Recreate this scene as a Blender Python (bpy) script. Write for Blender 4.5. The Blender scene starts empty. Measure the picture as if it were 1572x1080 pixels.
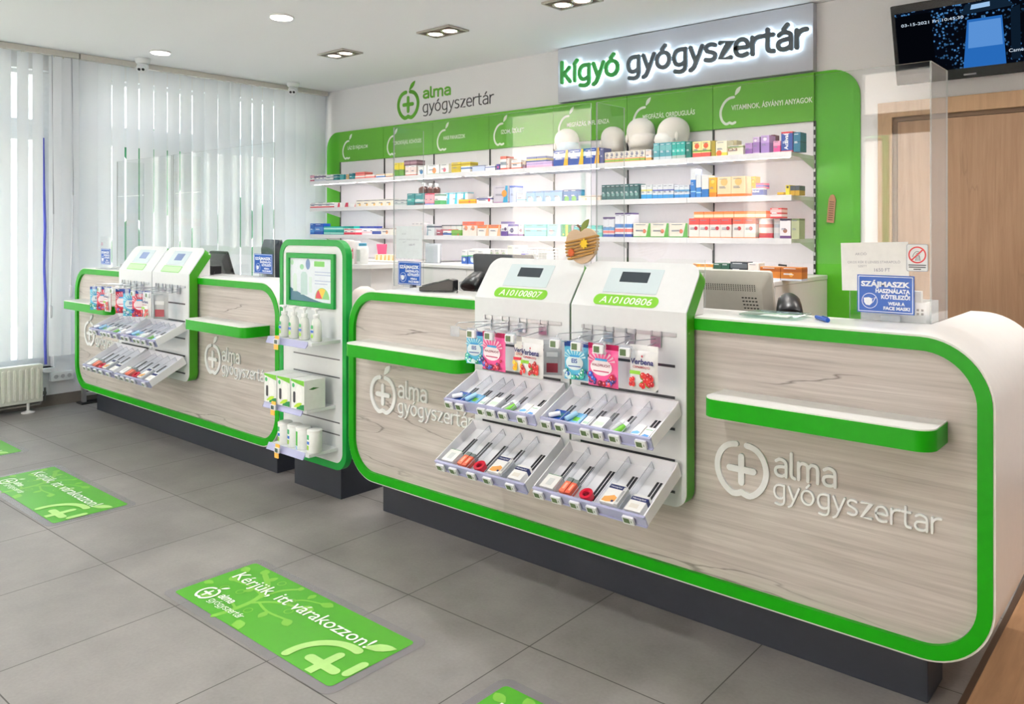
import bpy, bmesh, math, random
from mathutils import Matrix, Vector
from math import sin, cos, pi, radians, sqrt, atan2

S = bpy.context.scene
COL = S.collection
# ------------------------------------------------------------------ camera
cam = bpy.data.cameras.new('camera'); cam_o = bpy.data.objects.new('camera', cam); COL.objects.link(cam_o)
cam_o.location = (0, 0, 1.393); cam_o.rotation_euler = (pi/2, 0, radians(39.689))
cam.sensor_width = 36; cam.lens = 1226.2/1572*36
cam.shift_x = -(839.4-786)/1572; cam.shift_y = -(540-349.7)/1572
cam.clip_start = .05; cam.clip_end = 200
S.camera = cam_o
# ------------------------------------------------------------------ colour management
S.view_settings.view_transform = 'Standard'; S.view_settings.look = 'None'
S.view_settings.gamma = 1; S.view_settings.use_curve_mapping = False
S.view_settings.exposure = 0.14
S.cycles.use_denoising = True
S.cycles.max_bounces = 8; S.cycles.diffuse_bounces = 4; S.cycles.glossy_bounces = 4
S.cycles.transparent_max_bounces = 32; S.cycles.transmission_bounces = 6
S.cycles.sample_clamp_indirect = 6
S.cycles.caustics_reflective = False; S.cycles.caustics_refractive = False
# ------------------------------------------------------------------ sky
W = bpy.data.worlds.new('overcast_sky'); S.world = W; W.use_nodes = True
nt = W.node_tree; bg = nt.nodes['Background']
tc = nt.nodes.new('ShaderNodeTexCoord'); sx = nt.nodes.new('ShaderNodeSeparateXYZ')
rp = nt.nodes.new('ShaderNodeValToRGB')
rp.color_ramp.elements[0].position = .0; rp.color_ramp.elements[0].color = (.62, .78, 1, 1)
rp.color_ramp.elements[1].position = .5; rp.color_ramp.elements[1].color = (.50, .72, 1, 1)
nt.links.new(tc.outputs['Generated'], sx.inputs[0]); nt.links.new(sx.outputs['Z'], rp.inputs[0])
nt.links.new(rp.outputs[0], bg.inputs[0]); bg.inputs[1].default_value = 3.4
# ------------------------------------------------------------------ sun over the street (shines on the houses opposite, away from the shop front)
sl = bpy.data.lights.new('sun', 'SUN'); sl.energy = 42; sl.angle = radians(.6); sl.color = (1, .95, .87)
so = bpy.data.objects.new('sun', sl); COL.objects.link(so)
so.rotation_euler = Vector((-.02, -1, -.75)).to_track_quat('-Z', 'Y').to_euler()

LAMP_W = 9.5      # each round ceiling downlight
SPOT_W = 9.0      # each square twin fixture
LED = 23.0        # shelf strips
CEIL = 2.774
# ------------------------------------------------------------------ materials
def lin(h):
    h = h.lstrip('#'); r = [int(h[i:i+2], 16)/255 for i in (0, 2, 4)]
    return tuple((c/12.92 if c <= .04045 else ((c+.055)/1.055)**2.4) for c in r) + (1,)
MATS = {}
def mat(h, rough=.45, metal=0, spec=.5, var=.03, name=None, bump=0, scale=40, emit=0, trans=0):
    """plain lacquer/plastic/card with a faint procedural mottling"""
    key = (h, rough, metal, spec, var, bump, scale, emit, trans)
    if key in MATS: return MATS[key]
    m = bpy.data.materials.new(name or 'surface_'+h); m.use_nodes = True; t = m.node_tree
    b = t.nodes['Principled BSDF']
    b.inputs['Roughness'].default_value = rough; b.inputs['Metallic'].default_value = metal
    b.inputs['Specular IOR Level'].default_value = spec
    c = lin(h)
    n = t.nodes.new('ShaderNodeTexNoise'); n.inputs['Scale'].default_value = scale; n.inputs['Detail'].default_value = 3
    co = t.nodes.new('ShaderNodeTexCoord'); t.links.new(co.outputs['Object'], n.inputs['Vector'])
    r = t.nodes.new('ShaderNodeValToRGB')
    r.color_ramp.elements[0].position = .3; r.color_ramp.elements[1].position = .7
    r.color_ramp.elements[0].color = tuple(x*(1-var) for x in c[:3])+(1,)
    r.color_ramp.elements[1].color = tuple(min(1, x*(1+var)) for x in c[:3])+(1,)
    t.links.new(n.outputs[0], r.inputs[0]); t.links.new(r.outputs[0], b.inputs['Base Color'])
    if bump:
        bn = t.nodes.new('ShaderNodeBump'); bn.inputs['Strength'].default_value = bump; bn.inputs['Distance'].default_value = .002
        t.links.new(n.outputs[0], bn.inputs['Height']); t.links.new(bn.outputs[0], b.inputs['Normal'])
    if emit:
        b.inputs['Emission Color'].default_value = c; b.inputs['Emission Strength'].default_value = emit
    if trans: b.inputs['Transmission Weight'].default_value = trans
    MATS[key] = m; return m
def emis(h, s):
    key = ('e', h, s)
    if key in MATS: return MATS[key]
    m = bpy.data.materials.new('glow_'+h); m.use_nodes = True; t = m.node_tree; t.nodes.clear()
    e = t.nodes.new('ShaderNodeEmission'); o = t.nodes.new('ShaderNodeOutputMaterial')
    e.inputs[0].default_value = lin(h); e.inputs[1].default_value = s; t.links.new(e.outputs[0], o.inputs[0])
    MATS[key] = m; return m
def clear(name, tint='ffffff', ior=1.49, body=0.0, bodycol='ffffff', rough=0.0):
    """thin clear sheet: passes light, mirrors by Fresnel, optional milky body"""
    m = bpy.data.materials.new(name); m.use_nodes = True; t = m.node_tree; t.nodes.clear()
    o = t.nodes.new('ShaderNodeOutputMaterial'); tr = t.nodes.new('ShaderNodeBsdfTransparent'); tr.inputs[0].default_value = lin(tint)
    g = t.nodes.new('ShaderNodeBsdfGlossy'); g.inputs['Roughness'].default_value = rough
    f0 = ((ior-1)/(ior+1))**2                       # Schlick, the same from both faces of the sheet
    lw = t.nodes.new('ShaderNodeLayerWeight'); lw.inputs[0].default_value = .5
    pw = t.nodes.new('ShaderNodeMath'); pw.operation = 'POWER'; pw.inputs[1].default_value = 5; t.links.new(lw.outputs['Facing'], pw.inputs[0])
    f = t.nodes.new('ShaderNodeMath'); f.operation = 'MULTIPLY_ADD'; f.inputs[1].default_value = 1-f0; f.inputs[2].default_value = f0; t.links.new(pw.outputs[0], f.inputs[0])
    mx = t.nodes.new('ShaderNodeMixShader'); t.links.new(f.outputs[0], mx.inputs[0])
    src = tr
    if body:
        d = t.nodes.new('ShaderNodeBsdfDiffuse'); d.inputs[0].default_value = lin(bodycol)
        m2 = t.nodes.new('ShaderNodeMixShader'); m2.inputs[0].default_value = body
        t.links.new(tr.outputs[0], m2.inputs[1]); t.links.new(d.outputs[0], m2.inputs[2]); src = m2
    t.links.new(src.outputs[0], mx.inputs[1]); t.links.new(g.outputs[0], mx.inputs[2]); t.links.new(mx.outputs[0], o.inputs[0])
    return m
def wood(name, c0, c1, crack, axis, grain=26, crackamt=.5, rough=.5, scale=1.0):
    m = bpy.data.materials.new(name); m.use_nodes = True; t = m.node_tree; L = t.links.new
    b = t.nodes['Principled BSDF']; b.inputs['Roughness'].default_value = rough
    co = t.nodes.new('ShaderNodeTexCoord')
    def mapped(sl, sx_):
        mp = t.nodes.new('ShaderNodeMapping'); v = [sx_]*3; v[axis] = sl; mp.inputs['Scale'].default_value = v
        L(co.outputs['Object'], mp.inputs[0]); return mp
    m1 = mapped(1.1*scale, grain*scale); n1 = t.nodes.new('ShaderNodeTexNoise'); n1.inputs['Scale'].default_value = 1.6; n1.inputs['Detail'].default_value = 9; n1.inputs['Roughness'].default_value = .65; n1.inputs['Distortion'].default_value = .6
    L(m1.outputs[0], n1.inputs['Vector'])
    m2 = mapped(.7*scale, 3.2*scale); n2 = t.nodes.new('ShaderNodeTexNoise'); n2.inputs['Scale'].default_value = 1.4; n2.inputs['Detail'].default_value = 4; n2.inputs['Distortion'].default_value = 1.2
    L(m2.outputs[0], n2.inputs['Vector'])
    r1 = t.nodes.new('ShaderNodeValToRGB'); r1.color_ramp.elements[0].position = .28; r1.color_ramp.elements[1].position = .68
    r1.color_ramp.elements[0].color = lin(c0); r1.color_ramp.elements[1].color = lin(c1)
    mixf = t.nodes.new('ShaderNodeMath'); mixf.operation = 'MULTIPLY_ADD'; mixf.inputs[1].default_value = .62
    hl = t.nodes.new('ShaderNodeMath'); hl.operation = 'MULTIPLY'; hl.inputs[1].default_value = .38
    L(n2.outputs[0], hl.inputs[0]); L(n1.outputs[0], mixf.inputs[0]); L(hl.outputs[0], mixf.inputs[2]); L(mixf.outputs[0], r1.inputs[0])
    # long dark cracks: contour lines of a stretched noise, broken up by another
    m3 = mapped(.55*scale, 4.2*scale); n3 = t.nodes.new('ShaderNodeTexNoise'); n3.inputs['Scale'].default_value = 1.25; n3.inputs['Detail'].default_value = 5; n3.inputs['Roughness'].default_value = .45
    L(m3.outputs[0], n3.inputs['Vector'])
    s1 = t.nodes.new('ShaderNodeMath'); s1.operation = 'SUBTRACT'; s1.inputs[1].default_value = .5; L(n3.outputs[0], s1.inputs[0])
    a1 = t.nodes.new('ShaderNodeMath'); a1.operation = 'ABSOLUTE'; L(s1.outputs[0], a1.inputs[0])
    r3 = t.nodes.new('ShaderNodeValToRGB'); r3.color_ramp.elements[0].position = 0.0; r3.color_ramp.elements[1].position = .007
    r3.color_ramp.elements[0].color = (1, 1, 1, 1); r3.color_ramp.elements[1].color = (0, 0, 0, 1); L(a1.outputs[0], r3.inputs[0])
    n4 = t.nodes.new('ShaderNodeTexNoise'); n4.inputs['Scale'].default_value = 2.1*scale; n4.inputs['Detail'].default_value = 1; L(co.outputs['Object'], n4.inputs['Vector'])
    r4 = t.nodes.new('ShaderNodeValToRGB'); r4.color_ramp.elements[0].position = .5; r4.color_ramp.elements[1].position = .62; L(n4.outputs[0], r4.inputs[0])
    mm = t.nodes.new('ShaderNodeMath'); mm.operation = 'MULTIPLY'; L(r3.outputs[0], mm.inputs[0]); L(r4.outputs[0], mm.inputs[1])
    mk = t.nodes.new('ShaderNodeMath'); mk.operation = 'MULTIPLY'; mk.inputs[1].default_value = crackamt; L(mm.outputs[0], mk.inputs[0])
    mx = t.nodes.new('ShaderNodeMixRGB'); L(mk.outputs[0], mx.inputs[0]); L(r1.outputs[0], mx.inputs[1]); mx.inputs[2].default_value = lin(crack)
    L(mx.outputs[0], b.inputs['Base Color'])
    bn = t.nodes.new('ShaderNodeBump'); bn.inputs['Strength'].default_value = .12; bn.inputs['Distance'].default_value = .002
    L(n1.outputs[0], bn.inputs['Height']); L(bn.outputs[0], b.inputs['Normal'])
    return m
def floor_tile():
    m = bpy.data.materials.new('grey_stone_tiles'); m.use_nodes = True; t = m.node_tree; L = t.links.new
    b = t.nodes['Principled BSDF']
    co = t.nodes.new('ShaderNodeTexCoord'); mp = t.nodes.new('ShaderNodeMapping'); mp.vector_type = 'TEXTURE'
    mp.inputs['Location'].default_value = (-3.544, 1.980, 0); mp.inputs['Rotation'].default_value = (0, 0, radians(.987)); mp.inputs['Scale'].default_value = (.6, .6, 1)
    L(co.outputs['Object'], mp.inputs[0])
    sp = t.nodes.new('ShaderNodeSeparateXYZ'); L(mp.outputs[0], sp.inputs[0])
    def edge(o):
        p = t.nodes.new('ShaderNodeMath'); p.operation = 'PINGPONG'; p.inputs[1].default_value = .5; L(o, p.inputs[0])
        l = t.nodes.new('ShaderNodeMath'); l.operation = 'LESS_THAN'; l.inputs[1].default_value = .0035; L(p.outputs[0], l.inputs[0]); return l
    e1, e2 = edge(sp.outputs[0]), edge(sp.outputs[1])
    g = t.nodes.new('ShaderNodeMath'); g.operation = 'MAXIMUM'; L(e1.outputs[0], g.inputs[0]); L(e2.outputs[0], g.inputs[1])
    fl = t.nodes.new('ShaderNodeVectorMath'); fl.operation = 'FLOOR'; L(mp.outputs[0], fl.inputs[0])
    wn = t.nodes.new('ShaderNodeTexWhiteNoise'); L(fl.outputs[0], wn.inputs['Vector'])
    n1 = t.nodes.new('ShaderNodeTexNoise'); n1.inputs['Scale'].default_value = 2.6; n1.inputs['Detail'].default_value = 8; n1.inputs['Roughness'].default_value = .62; L(co.outputs['Object'], n1.inputs['Vector'])
    n2 = t.nodes.new('ShaderNodeTexNoise'); n2.inputs['Scale'].default_value = 90; n2.inputs['Detail'].default_value = 3; L(co.outputs['Object'], n2.inputs['Vector'])
    ad = t.nodes.new('ShaderNodeMath'); ad.operation = 'MULTIPLY_ADD'; ad.inputs[1].default_value = .25; L(n2.outputs[0], ad.inputs[0]); L(n1.outputs[0], ad.inputs[2])
    ad2 = t.nodes.new('ShaderNodeMath'); ad2.operation = 'MULTIPLY_ADD'; ad2.inputs[1].default_value = .10; L(wn.outputs[0], ad2.inputs[0]); L(ad.outputs[0], ad2.inputs[2])
    r = t.nodes.new('ShaderNodeValToRGB'); r.color_ramp.elements[0].position = .45; r.color_ramp.elements[1].position = .9
    r.color_ramp.elements[0].color = lin('747170'); r.color_ramp.elements[1].color = lin('918e8b'); L(ad2.outputs[0], r.inputs[0])
    mx = t.nodes.new('ShaderNodeMixRGB'); L(g.outputs[0], mx.inputs[0]); L(r.outputs[0], mx.inputs[1]); mx.inputs[2].default_value = lin('403d3a')
    L(mx.outputs[0], b.inputs['Base Color'])
    rr = t.nodes.new('ShaderNodeMapRange'); rr.inputs[3].default_value = .38; rr.inputs[4].default_value = .55; L(n1.outputs[0], rr.inputs[0]); L(rr.outputs[0], b.inputs['Roughness'])
    bn = t.nodes.new('ShaderNodeBump'); bn.inputs['Strength'].default_value = .25; bn.inputs['Distance'].default_value = .002; bn.invert = True
    L(g.outputs[0], bn.inputs['Height']); L(bn.outputs[0], b.inputs['Normal'])
    return m
def blind_fabric():
    m = bpy.data.materials.new('white_blind_fabric'); m.use_nodes = True; t = m.node_tree; t.nodes.clear(); L = t.links.new
    o = t.nodes.new('ShaderNodeOutputMaterial'); d = t.nodes.new('ShaderNodeBsdfDiffuse'); tr = t.nodes.new('ShaderNodeBsdfTranslucent')
    wv = t.nodes.new('ShaderNodeTexNoise'); wv.inputs['Scale'].default_value = 300; co = t.nodes.new('ShaderNodeTexCoord'); L(co.outputs['Object'], wv.inputs['Vector'])
    r = t.nodes.new('ShaderNodeValToRGB'); r.color_ramp.elements[0].color = lin('e6eaf1'); r.color_ramp.elements[1].color = lin('eef1f6'); L(wv.outputs[0], r.inputs[0])
    L(r.outputs[0], d.inputs[0]); L(r.outputs[0], tr.inputs[0])
    mx = t.nodes.new('ShaderNodeMixShader'); mx.inputs[0].default_value = .2
    L(d.outputs[0], mx.inputs[1]); L(tr.outputs[0], mx.inputs[2]); L(mx.outputs[0], o.inputs[0])
    return m
WHITE = mat('ebeae8', .32, name='white_laminate', var=.012)
WHITE2 = mat('e3e7e9', .4, name='white_panel', var=.012)
WALL = mat('eaeaec', .85, spec=.2, name='white_wall_paint', bump=.05, scale=120, var=.012)
CEILM = mat('f7f7f9', .9, spec=.2, name='ceiling_paint', bump=.03, scale=150, var=.01)
GREEN = mat('0f9a00', .38, spec=.25, name='green_edge_band', var=.03)
GREEN2 = mat('0d9a3c', .38, spec=.3, name='totem_green', var=.03)
HGREEN = mat('60ac30', .35, spec=.3, name='header_green', var=.02)
WGREEN = mat('4fae1c', .33, name='wall_panel_green', var=.02)
OAK = wood('grey_oak_front', '978e89', 'd3cdc8', '4a403a', 0, 40, .7)
DOORW = wood('warm_oak_door', '86664a', 'a8876a', '523a28', 2, 22, .25, .45)
FRAMEW = wood('door_frame_oak', '9a7a58', 'b89774', '5e4630', 2, 26, .15, .45)
PLANK = wood('brown_wood_floor', '7e5c40', 'b08a66', '3e2a1c', 1, 14, .4, .45)
SLATE = mat('272c37', .5, name='slate_plinth', var=.04)
BLACK = mat('15161a', .35, name='black_plastic', var=.05)
DGREY = mat('3a3b40', .4, name='dark_grey_plastic')
METAL = mat('b8bcc2', .28, 1, name='chrome_wire', var=.02)
ALU = mat('c9cbce', .35, .9, name='aluminium', var=.02)
PLEXI = clear('clear_acrylic', 'fdfefe')
PLEXE = clear('acrylic_edge', 'f4f8f8', body=.75, bodycol='ccd2d4', rough=.2)
GLASS = clear('window_glass', 'f4faf8', ior=1.5)
PCLEAR = clear('clear_plastic_clip', 'f6f8fb', body=.22, bodycol='eef2f8', rough=.1)
DIVID = clear('clear_divider', 'fafbfd', body=.05, bodycol='eef2f8', rough=.1)
DIVED = clear('clear_divider_edge', 'e4e8f0', body=.5, bodycol='dfe4ee', rough=.1)
LIP = clear('lavender_tray_front', 'c8ccec', body=.75, bodycol='c6c9ea', rough=.15)
LCD = mat('5d7350', .3, name='tag_display', var=.06)
TAGW = mat('eceef2', .4, name='tag_frame')
LOGOW = mat('e9ebec', .4, name='raised_logo_white')
PAPER = mat('f4f4f2', .7, name='paper')
BLUE = mat('1458b8', .4, name='sign_blue')
SIGNW = mat('f2f6fc', .5, name='sign_white')
# ------------------------------------------------------------------ mesh builder
def rrect(x0, x1, y0, y1, r, n=8):
    """rounded rectangle; r = one radius or (bottom-left, bottom-right, top-right, top-left)"""
    if not isinstance(r, (tuple, list)): r = (r,)*4
    P = []
    for (cx, cy, a0), q in zip(((x0, y0, pi), (x1, y0, 1.5*pi), (x1, y1, 0), (x0, y1, .5*pi)), r):
        sx = 1 if cx == x0 else -1; sy = 1 if cy == y0 else -1
        for i in range(n+1):
            a = a0 + pi/2*i/n
            P.append((cx+sx*q+q*cos(a), cy+sy*q+q*sin(a)))
    return P
def circle(cx, cy, rx, ry=None, n=24): return [(cx+rx*cos(2*pi*i/n), cy+(ry or rx)*sin(2*pi*i/n)) for i in range(n)]
def smooth(pts, k=5):
    if len(pts) < 3: return pts
    out = []
    for i in range(len(pts)-1):
        p0 = pts[max(i-1, 0)]; p1 = pts[i]; p2 = pts[i+1]; p3 = pts[min(i+2, len(pts)-1)]
        for j in range(k):
            t = j/k
            out.append(tuple(.5*((2*b)+(-a+c)*t+(2*a-5*b+4*c-d)*t*t+(-a+3*b-3*c+d)*t**3) for a, b, c, d in zip(p0, p1, p2, p3)))
    out.append(pts[-1]); return out
class MB:
    def __init__(s, T=None): s.v = []; s.f = []; s.m = []; s.T = T
    def add(s, vs, fs, m=0):
        o = len(s.v); s.v += [Vector(p) for p in vs]; s.f += [tuple(i+o for i in f) for f in fs]; s.m += ([m]*len(fs) if isinstance(m, int) else list(m)); return s
    def box(s, x0, x1, y0, y1, z0, z1, m=0):
        return s.add([(x0,y0,z0),(x1,y0,z0),(x1,y1,z0),(x0,y1,z0),(x0,y0,z1),(x1,y0,z1),(x1,y1,z1),(x0,y1,z1)],
                     [(0,3,2,1),(4,5,6,7),(0,1,5,4),(1,2,6,5),(2,3,7,6),(3,0,4,7)], m)
    @staticmethod
    def _p(plane, a, b, d): return (a, d, b) if plane == 'xz' else (a, b, d) if plane == 'xy' else (d, a, b)
    def prism(s, pts, d0, d1, plane='xz', m=0, ms=None):
        n = len(pts); P = s._p
        vs = [P(plane, a, b, d0) for a, b in pts]+[P(plane, a, b, d1) for a, b in pts]
        fs = [tuple(range(n)), tuple(range(2*n-1, n-1, -1))]+[(i, n+i, n+(i+1) % n, (i+1) % n) for i in range(n)]
        return s.add(vs, fs, [m, m]+[m if ms is None else ms]*n)
    def ring(s, o, i, d0, d1, plane='xz', m=0, mo=None):
        n = len(o); P = s._p
        vs = [P(plane, a, b, d) for pts in (o, i) for d in (d0, d1) for a, b in pts]
        fs = []; mm = []
        for k in range(n):
            j = (k+1) % n
            fs += [(k, j, 2*n+j, 2*n+k), (n+k, 3*n+k, 3*n+j, n+j), (k, n+k, n+j, j), (2*n+k, 2*n+j, 3*n+j, 3*n+k)]
            mm += [m, m, m if mo is None else mo, m]
        return s.add(vs, fs, mm)
    def stroke(s, pts, w, d0, d1, plane='xz', m=0, closed=False):
        if closed:
            n = len(pts); o = []; i_ = []
            for k in range(n):
                a, b = pts[k-1], pts[(k+1) % n]; tx, ty = b[0]-a[0], b[1]-a[1]; l = math.hypot(tx, ty) or 1
                nx, ny = -ty/l*w/2, tx/l*w/2; o.append((pts[k][0]+nx, pts[k][1]+ny)); i_.append((pts[k][0]-nx, pts[k][1]-ny))
            return s.ring(o, i_, d0, d1, plane, m)
        Lf = []; Rt = []; n = len(pts)
        for k in range(n):
            a = pts[max(k-1, 0)]; b = pts[min(k+1, n-1)]; tx, ty = b[0]-a[0], b[1]-a[1]; l = math.hypot(tx, ty) or 1; tx /= l; ty /= l
            q = 1.0
            if 0 < k < n-1:
                ux, uy = pts[k][0]-a[0], pts[k][1]-a[1]; ul = math.hypot(ux, uy) or 1
                c = abs(ux/ul*tx+uy/ul*ty); q = min(1/max(c, .45), 2.2)
            Lf.append((pts[k][0]-ty*w/2*q, pts[k][1]+tx*w/2*q)); Rt.append((pts[k][0]+ty*w/2*q, pts[k][1]-tx*w/2*q))
        def cap(p, a0): return [(p[0]+w/2*cos(a0+pi*j/6), p[1]+w/2*sin(a0+pi*j/6)) for j in range(1, 6)]
        ae = atan2(pts[-1][1]-pts[-2][1], pts[-1][0]-pts[-2][0]); as_ = atan2(pts[1][1]-pts[0][1], pts[1][0]-pts[0][0])
        # body as a quad strip, caps as small fans
        P = s._p
        for d in (d0, d1):
            vs = [P(plane, a, b, d) for a, b in Lf]+[P(plane, a, b, d) for a, b in Rt]
            s.add(vs, [(k, k+1, n+k+1, n+k) for k in range(n-1)], m)
            c1 = [Rt[-1]]+cap(pts[-1], ae-pi/2)+[Lf[-1]]; c0 = [Lf[0]]+cap(pts[0], as_+pi/2)+[Rt[0]]
            s.add([P(plane, a, b, d) for a, b in c1], [tuple(range(len(c1)))], m); s.add([P(plane, a, b, d) for a, b in c0], [tuple(range(len(c0)))], m)
        loop = Rt+cap(pts[-1], ae-pi/2)+Lf[::-1]+cap(pts[0], as_+pi/2); k = len(loop)
        s.add([P(plane, a, b, d0) for a, b in loop]+[P(plane, a, b, d1) for a, b in loop], [(i, (i+1) % k, k+(i+1) % k, k+i) for i in range(k)], m)
        return s
    def tube(s, pts, r, n=8, m=0, cap=True):
        pts = [Vector(p) for p in pts]; rings = []; up = Vector((0, 0, 1))
        for i, p in enumerate(pts):
            t = (pts[min(i+1, len(pts)-1)]-pts[max(i-1, 0)]).normalized()
            a = t.cross(up); a = a.normalized() if a.length > 1e-4 else Vector((1, 0, 0)); b = a.cross(t).normalized()
            rr = r[i] if isinstance(r, (list, tuple)) else r
            rings.append([p+(a*cos(2*pi*k/n)+b*sin(2*pi*k/n))*rr for k in range(n)])
        vs = [q for R in rings for q in R]
        fs = [(i*n+k, i*n+(k+1) % n, (i+1)*n+(k+1) % n, (i+1)*n+k) for i in range(len(pts)-1) for k in range(n)]
        if cap: fs += [tuple(range(n-1, -1, -1)), tuple(range((len(pts)-1)*n, len(pts)*n))]
        return s.add(vs, fs, m)
    def lathe(s, prof, c=(0, 0, 0), n=24, m=0, sx=1, sy=1):
        vs = [(c[0]+r*cos(2*pi*k/n)*sx, c[1]+r*sin(2*pi*k/n)*sy, c[2]+z) for r, z in prof for k in range(n)]
        fs = [(i*n+k, i*n+(k+1) % n, (i+1)*n+(k+1) % n, (i+1)*n+k) for i in range(len(prof)-1) for k in range(n)]
        fs += [tuple(range(n-1, -1, -1)), tuple(range((len(prof)-1)*n, len(prof)*n))]
        mm = m if isinstance(m, int) else [m[i] for i in range(len(prof)-1) for k in range(n)]+[m[0], m[-1]]
        return s.add(vs, fs, mm)
    def disc(s, cx, cz, r, y, m=0, n=14, ry=None): return s.add([(a, y, b) for a, b in circle(cx, cz, r, ry, n)], [tuple(range(n))], m)
    def flat(s, pts, d, plane='xz', m=0): return s.add([s._p(plane, a, b, d) for a, b in pts], [tuple(range(len(pts)))], m)
    def obj(s, name, mats, parent=None, smooth_=True, bevel=0, kind=None, angle=35):
        me = bpy.data.meshes.new(name)
        off = Vector((0, 0, 0))
        if parent is not None and parent.get('_w'): off = parent.location
        org = Vector((0, 0, 0))
        if parent is None and s.v and kind != 'structure':
            lo = Vector([min(v[i] for v in s.v) for i in range(3)]); hi = Vector([max(v[i] for v in s.v) for i in range(3)])
            org = Vector(((lo.x+hi.x)/2, (lo.y+hi.y)/2, lo.z)); off = org
        me.from_pydata([v-off for v in s.v], [], s.f)
        if not isinstance(mats, (list, tuple)): mats = [mats]
        for m in mats: me.materials.append(m)
        me.polygons.foreach_set('material_index', s.m)
        bm = bmesh.new(); bm.from_mesh(me); bmesh.ops.remove_doubles(bm, verts=bm.verts, dist=1e-6)
        bmesh.ops.recalc_face_normals(bm, faces=bm.faces); bm.to_mesh(me); bm.free()
        if smooth_:
            me.polygons.foreach_set('use_smooth', [True]*len(me.polygons)); me.set_sharp_from_angle(angle=radians(angle))
        o = bpy.data.objects.new(name, me); COL.objects.link(o)
        if parent is not None: o.parent = parent
        else: o.location = org
        if bevel:
            b = o.modifiers.new('bevel', 'BEVEL'); b.width = bevel; b.segments = 2; b.limit_method = 'ANGLE'; b.angle_limit = radians(50)
        if kind: o['kind'] = kind
        return o
def tag(o, label, cat, group=None):
    o['label'] = label; o['category'] = cat
    if group: o['group'] = group
    return o
def thing(name, loc, label, cat, group=None, rot=None):
    """an Empty at the thing's base; parts are given in world coordinates unless it is rotated"""
    o = bpy.data.objects.new(name, None); COL.objects.link(o); o.empty_display_size = .05
    o.location = loc
    if rot: o.rotation_euler = rot
    else: o['_w'] = 1
    return tag(o, label, cat, group)
def text_obj(name, body, m, parent, x, y, z, w=None, h=None, align='LEFT', depth=.0006, bold=0.0, plane='xz', T=None, shear=0, spacing=1.0, line=1.0):
    """built-in font, turned into mesh; x,z = left baseline of the block (world, or local if T given); fitted to width w and/or cap height h"""
    c = bpy.data.curves.new(name, 'FONT'); c.body = body; c.align_x = align; c.extrude = 0; c.offset = bold; c.shear = shear; c.space_character = spacing; c.space_line = line
    c.resolution_u = 3
    t = bpy.data.objects.new('tmp', c); COL.objects.link(t)
    dg = bpy.context.evaluated_depsgraph_get(); dg.update()
    me = bpy.data.meshes.new_from_object(t.evaluated_get(dg)); bpy.data.objects.remove(t); bpy.data.curves.remove(c)
    xs = [v.co.x for v in me.vertices]; ys = [v.co.y for v in me.vertices]
    x0, x1, y0, y1 = min(xs), max(xs), min(ys), max(ys)
    if align == 'LEFT': ox = x0
    elif align == 'RIGHT': ox = x1
    else: ox = (x0+x1)/2
    kx = (w/(x1-x0)) if w else None; ky = (h/.73) if h else None
    kx = kx or ky; ky = ky or kx
    off = parent.location if parent is not None and parent.get('_w') else Vector((0, 0, 0))
    for v in me.vertices:
        a, b = (v.co.x-ox)*kx, v.co.y*ky
        p = Vector((x+a, y, z+b)) if plane == 'xz' else Vector((x+a, y+b, z))
        if T is not None: p = T @ Vector((x+a, y+b, z))
        v.co = p-off
    me.materials.clear(); me.materials.append(m)
    o = bpy.data.objects.new(name, me); COL.objects.link(o); o.parent = parent
    return o
# ------------------------------------------------------------------ the rounded logo lettering, drawn as strokes
G = {
 'a': ([[(.08,.88),(.26,1),(.46,.98),(.60,.86),(.64,.66),(.64,.3),(.64,0)], [(.64,.58),(.36,.57),(.12,.48),(.04,.28),(.12,.07),(.3,0),(.5,.05),(.64,.17)]], .9),
 'l': ([[(.02,1.45),(.02,.7),(.02,.25),(.08,.06),(.22,0)]], .42),
 'm': ([[(0,0),(0,.5),(0,1)], [(0,.72),(.1,.93),(.28,1),(.45,.93),(.5,.72),(.5,.3),(.5,0)], [(.5,.72),(.62,.93),(.8,1),(.96,.93),(1.02,.72),(1.02,.3),(1.02,0)]], 1.28),
 'g': ([[(.64,1),(.64,.4),(.64,-.12),(.56,-.36),(.34,-.46),(.08,-.4)], [(.64,.96),(.4,1),(.16,.92),(.03,.68),(.02,.38),(.12,.1),(.3,0),(.5,.05),(.64,.2)]], .92),
 'y': ([[(0,1),(.15,.52),(.31,.03)], [(.64,1),(.48,.52),(.31,.03),(.17,-.32),(0,-.46)]], .8),
 'o': ([['c', .36, .5, .36, .5]], .98), 's': ([[(.52,.93),(.34,1),(.14,.96),(.04,.8),(.1,.62),(.28,.52),(.46,.42),(.53,.25),(.45,.07),(.26,0),(.03,.06)]], .76),
 'z': ([['s', (.03,1),(.56,1),(.03,0),(.58,0)]], .8),
 'e': ([[(.04,.5),(.34,.5),(.63,.5),(.62,.74),(.5,.94),(.32,1),(.13,.9),(.03,.66),(.03,.35),(.14,.09),(.35,0),(.6,.07)]], .86),
 'r': ([[(0,0),(0,.5),(0,1)], [(0,.62),(.1,.86),(.26,.98),(.44,1)]], .56),
 't': ([[(.18,1.34),(.18,.8),(.18,.28),(.25,.06),(.46,0)], [(0,1),(.22,1),(.43,1)]], .64),
 'i': ([[(0,0),(0,.5),(0,1)]], .3), 'k': ([[(0,0),(0,.7),(0,1.45)], ['s', (.50,1),(.04,.5)], ['s', (.16,.6),(.54,0)]], .86), ' ': ([], .45)}
ACC = {'á': ('a', .3), 'ó': ('o', .3), 'í': ('i', -.02)}
def word_width(w, sp=0.0): return sum(G[ACC[c][0] if c in ACC else c][1]+sp for c in w)
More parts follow.
